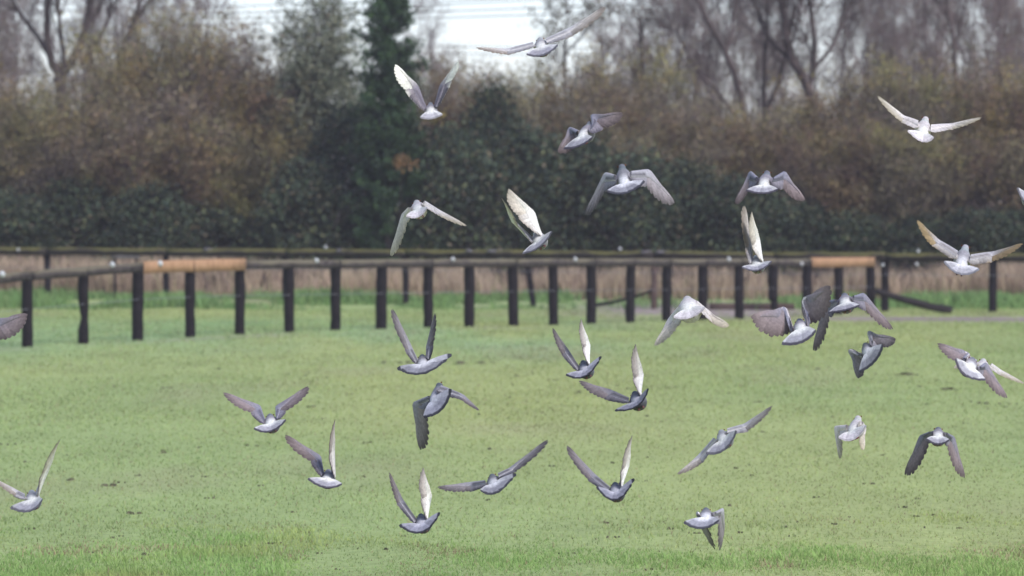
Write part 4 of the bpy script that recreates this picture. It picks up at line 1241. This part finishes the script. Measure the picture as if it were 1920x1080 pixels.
A = (1, -1, -1)
bird('pigeon with brilliant white wing tips raised in a V, in front of the conifer', 24.5, 'whitehand', (808, 207), ((790, 222), (808, 224), (828, 217)), ((780, 160), (741, 122), (762, 169)), ((828, 160), (859, 116), (845, 152)))
bird('pale pigeon gliding highest on long level wings across the sky gap', 20.0, 'pale', (1014, 87), ((990, 104), (1018, 105), (1045, 88)), ((950, 96), (893, 90), (952, 102)), ((1071, 55), (1135, 13), (1074, 66)))
bird('mauve pigeon banking hard with one wing out level and one folded down', 21.0, 'mauve', (1094, 251), ((1058, 280), (1084, 276), (1108, 262)), ((1070, 240), (1047, 286), (1083, 264)), ((1109, 218), (1167, 213), (1128, 238)), head=(1108, 240))
bird('pale pigeon arched over with both wings bent down and yellowish tips', 20.5, 'white', (784, 392), ((764, 407), (784, 408), (800, 393)), ((757, 403), (732, 479), (764, 414)), ((821, 397), (874, 423), (829, 407)))
bird('pale pigeon with both wings swept up together to the left showing white undersides', 20.5, 'pale', (1009, 451), ((982, 476), (1012, 464), (1035, 437)), ((960, 416), (941, 372), (972, 424)), ((1000, 396), (953, 355), (973, 404)))
bird('soft grey pigeon with head up and wings arched down before the dark hedge', 20.0, 'grey', (1171, 340), ((1140, 361), (1174, 363), (1208, 343)), ((1136, 327), (1097, 402), (1134, 356)), ((1216, 321), (1264, 381), (1211, 347)), head=(1168, 321), gain=1.12)
bird('dark winged pigeon with a clean white rump and rounded drooping wings', 20.5, 'mauve', (1432, 345), ((1401, 359), (1431, 364), (1456, 358)), ((1408, 324), (1379, 381), (1404, 354)), ((1470, 324), (1508, 375), (1468, 351)), head=(1438, 333))
bird('pigeon with narrow wings straight up showing white, low in front of the near rail', 21.5, 'pale', (1419, 496), ((1393, 503), (1421, 508), (1446, 493)), ((1406, 456), (1396, 386), (1399, 466)), ((1424, 448), (1409, 398), (1411, 460)))
bird('pinkish white pigeon gliding with thin raised wings in front of the right hand willows', 20.5, 'white', (1730, 247), ((1703, 248), (1728, 266), (1748, 262)), ((1694, 221), (1646, 181), (1691, 229)), ((1783, 236), (1839, 221), (1786, 242)), head=(1733, 231))
bird('pale pigeon with rusty brown wing tips spread wide above the mossy fence', 19.5, 'brown', (1803, 494), ((1771, 494), (1800, 515), (1834, 508)), ((1759, 454), (1720, 414), (1748, 460)), ((1863, 476), (1917, 458), (1859, 490)), head=(1808, 472))
bird('pale pigeon with only its tail edge showing at the border above the mossy fence', 20.0, 'pale', (1936, 372), ((1907, 355), (1925, 381), (1958, 384)), ((1925, 330), (1928, 276), (1935, 335)), ((1985, 350), (2040, 330), (1990, 362)))
bird('white backed pigeon hunched with both wings hanging, right before the near fence posts', 19.5, 'white', (1291, 577), ((1266, 597), (1294, 597), (1321, 580)), ((1257, 599), (1228, 648), (1271, 609)), ((1323, 583), (1366, 611), (1336, 604)), bulk=1.2)
bird('grey pigeon with broad barred wings fanned wide overlapping its neighbour', 18.5, 'mauve', (1502, 611), ((1468, 647), (1502, 644), (1528, 625)), ((1474, 578), (1409, 596), (1482, 622)), ((1504, 563), (1557, 539), (1515, 606)), gain=1.1)
bird('pigeon with slate shoulders, white rump and long wings swept down by the fence end', 19.0, 'mauve', (1586, 568), ((1556, 587), (1584, 583), (1609, 575)), ((1549, 567), (1525, 657), (1556, 592)), ((1618, 553), (1674, 617), (1622, 579)))
bird('grey pigeon showing a broad slate tail, wings half folded, below the fence end', 19.0, 'grey', (1624, 657), ((1615, 698), (1642, 678), (1656, 651)), ((1594, 655), (1610, 709), (1617, 672)), ((1627, 624), (1679, 637), (1644, 648)), gain=1.08)
bird('mauve pigeon diving with brown wings spread across the far right of the grass', 18.5, 'mauve', (1822, 687), ((1791, 677), (1808, 704), (1844, 714)), ((1818, 664), (1758, 645), (1808, 682)), ((1846, 682), (1888, 746), (1842, 704)), gain=1.12)
bird('white pigeon almost hidden behind the diving mauve pigeon, one thin wing showing', 21.0, 'white', (1842, 690), ((1826, 692), (1842, 703), (1858, 699)), ((1815, 670), (1790, 690), (1820, 680)), ((1874, 697), (1920, 719), (1876, 703)))
bird('small looking white pigeon with wings hanging straight down over the right hand grass', 20.5, 'white', (1598, 806), ((1575, 823), (1600, 825), (1624, 801)), ((1567, 802), (1575, 860), (1577, 818)), ((1620, 803), (1618, 843), (1613, 820)), head=(1611, 792))
bird('grey pigeon with wings drooped in an arch, lowest at the right of the grass', 20.5, 'mauve', (1759, 818), ((1739, 826), (1758, 834), (1778, 828)), ((1728, 818), (1697, 890), (1742, 829)), ((1786, 820), (1808, 896), (1776, 834)))
bird('lavender pigeon tilted on long diagonal wings over the open grass', 19.5, 'pale', (1357, 820), ((1326, 852), (1358, 845), (1381, 812)), ((1311, 858), (1271, 889), (1316, 867)), ((1396, 799), (1448, 762), (1401, 808)))
bird('pale pigeon skimming lowest over the long grass with wings brought forward', 19.0, 'grey', (1328, 968), ((1283, 982), (1314, 992), (1345, 980)), ((1309, 960), (1322, 1003), (1322, 978), (1, 1, -1)), ((1353, 955), (1357, 1004), (1347, 978), (1, 1, -1)), gain=1.25)
bird('grey pigeon with a wide curved tail and wings steeply up below a near fence post', 20.0, 'grey', (793, 681), ((745, 692), (795, 701), (847, 666)), ((768, 651), (736, 580), (761, 657)), ((803, 652), (816, 588), (811, 650)))
bird('slate pigeon turning with a broad tail, one long wing hanging straight down', 19.5, 'dark', (808, 747), ((799, 783), (830, 768), (847, 733)), ((777, 757), (789, 843), (796, 765)), ((867, 744), (897, 769), (867, 750)), head=(828, 730), gain=1.25)
bird('pigeon with bright white wing up and grey wing back, upper of two close birds', 20.5, 'dark', (1097, 693), ((1063, 705), (1098, 706), (1128, 670)), ((1062, 658), (1036, 616), (1054, 664)), ((1106, 647), (1089, 598), (1093, 651)), gain=1.25)
bird('pigeon with dark wing level and white wing upright, lower of two close birds', 19.0, 'dark', (1195, 752), ((1154, 771), (1194, 763), (1216, 732)), ((1144, 735), (1086, 715), (1134, 747)), ((1206, 703), (1191, 646), (1189, 708)))
bird('grey pigeon with mauve tipped wings raised in an open V over the left grass', 20.0, 'mauve', (509, 793), ((478, 806), (507, 810), (535, 791)), ((485, 763), (419, 737), (473, 774)), ((519, 765), (578, 725), (533, 772)), gain=1.15)
bird('pigeon with one white inner wing upright and one mauve wing swept left', 20.0, 'mauve', (617, 897), ((578, 900), (608, 915), (638, 911)), ((598, 857), (535, 816), (585, 866)), ((627, 843), (628, 787), (617, 852)), gain=1.12)
bird('pale pigeon with one long white wing up, cut off at the left border', 19.5, 'pale', (64, 934), ((20, 954), (54, 960), (78, 942)), ((31, 923), (-16, 896), (29, 930)), ((91, 882), (113, 823), (78, 889)))
bird('pigeon outside the left border with only one mauve wing reaching past a fence post', 19.5, 'mauve', (-42, 640), ((-75, 650), (-45, 660), (-15, 645)), ((-70, 610), (-120, 590), (-75, 630)), ((-8, 602), (51, 591), (-4, 636)), gain=1.05)
bird('pigeon with one bright white wing straight up just above the long front grass', 19.5, 'dark', (792, 980), ((749, 987), (791, 999), (825, 964)), ((751, 938), (730, 887), (745, 944)), ((809, 929), (793, 878), (791, 933)), gain=1.25)
bird('grey pigeon gliding on outstretched wings beside the pigeon above the long front grass', 19.5, 'grey', (924, 905), ((905, 923), (933, 924), (968, 890)), ((883, 908), (821, 914), (882, 920)), ((956, 882), (1027, 825), (967, 884)))
bird('pigeon with a cupped slate tail, one white wing up and one dark wing out left', 19.5, 'dark', (1155, 922), ((1119, 916), (1156, 938), (1190, 899)), ((1111, 891), (1063, 836), (1104, 900)), ((1179, 874), (1185, 817), (1166, 880)), gain=1.25)

# ------------------------------------------------------------------ thin haze volume, added to lift the dark tones
hv = [(sx * 960.0, y_, z_) for z_ in (-1.5, 22.0) for y_ in (-320.0, 2050.0) for sx in (-1, 1)]
hf = [(0, 2, 3, 1), (4, 5, 7, 6), (0, 1, 5, 4), (2, 6, 7, 3), (0, 4, 6, 2), (1, 3, 7, 5)]
hm, hn, hl, ho = new_mat('haze')
pv = hn.new('ShaderNodeVolumePrincipled')
pv.inputs['Color'].default_value = (0.87, 0.82, 0.93, 1)
pv.inputs['Density'].default_value = 0.0006
pv.inputs['Anisotropy'].default_value = 0.0
hl.new(pv.outputs[0], ho.inputs['Volume'])
tag(link('haze', mesh_np('haze', np.array(hv), np.array(hf)), hm), 'thin lilac haze over the paddock, added to lift the dark tones', 'haze', kind='stuff')
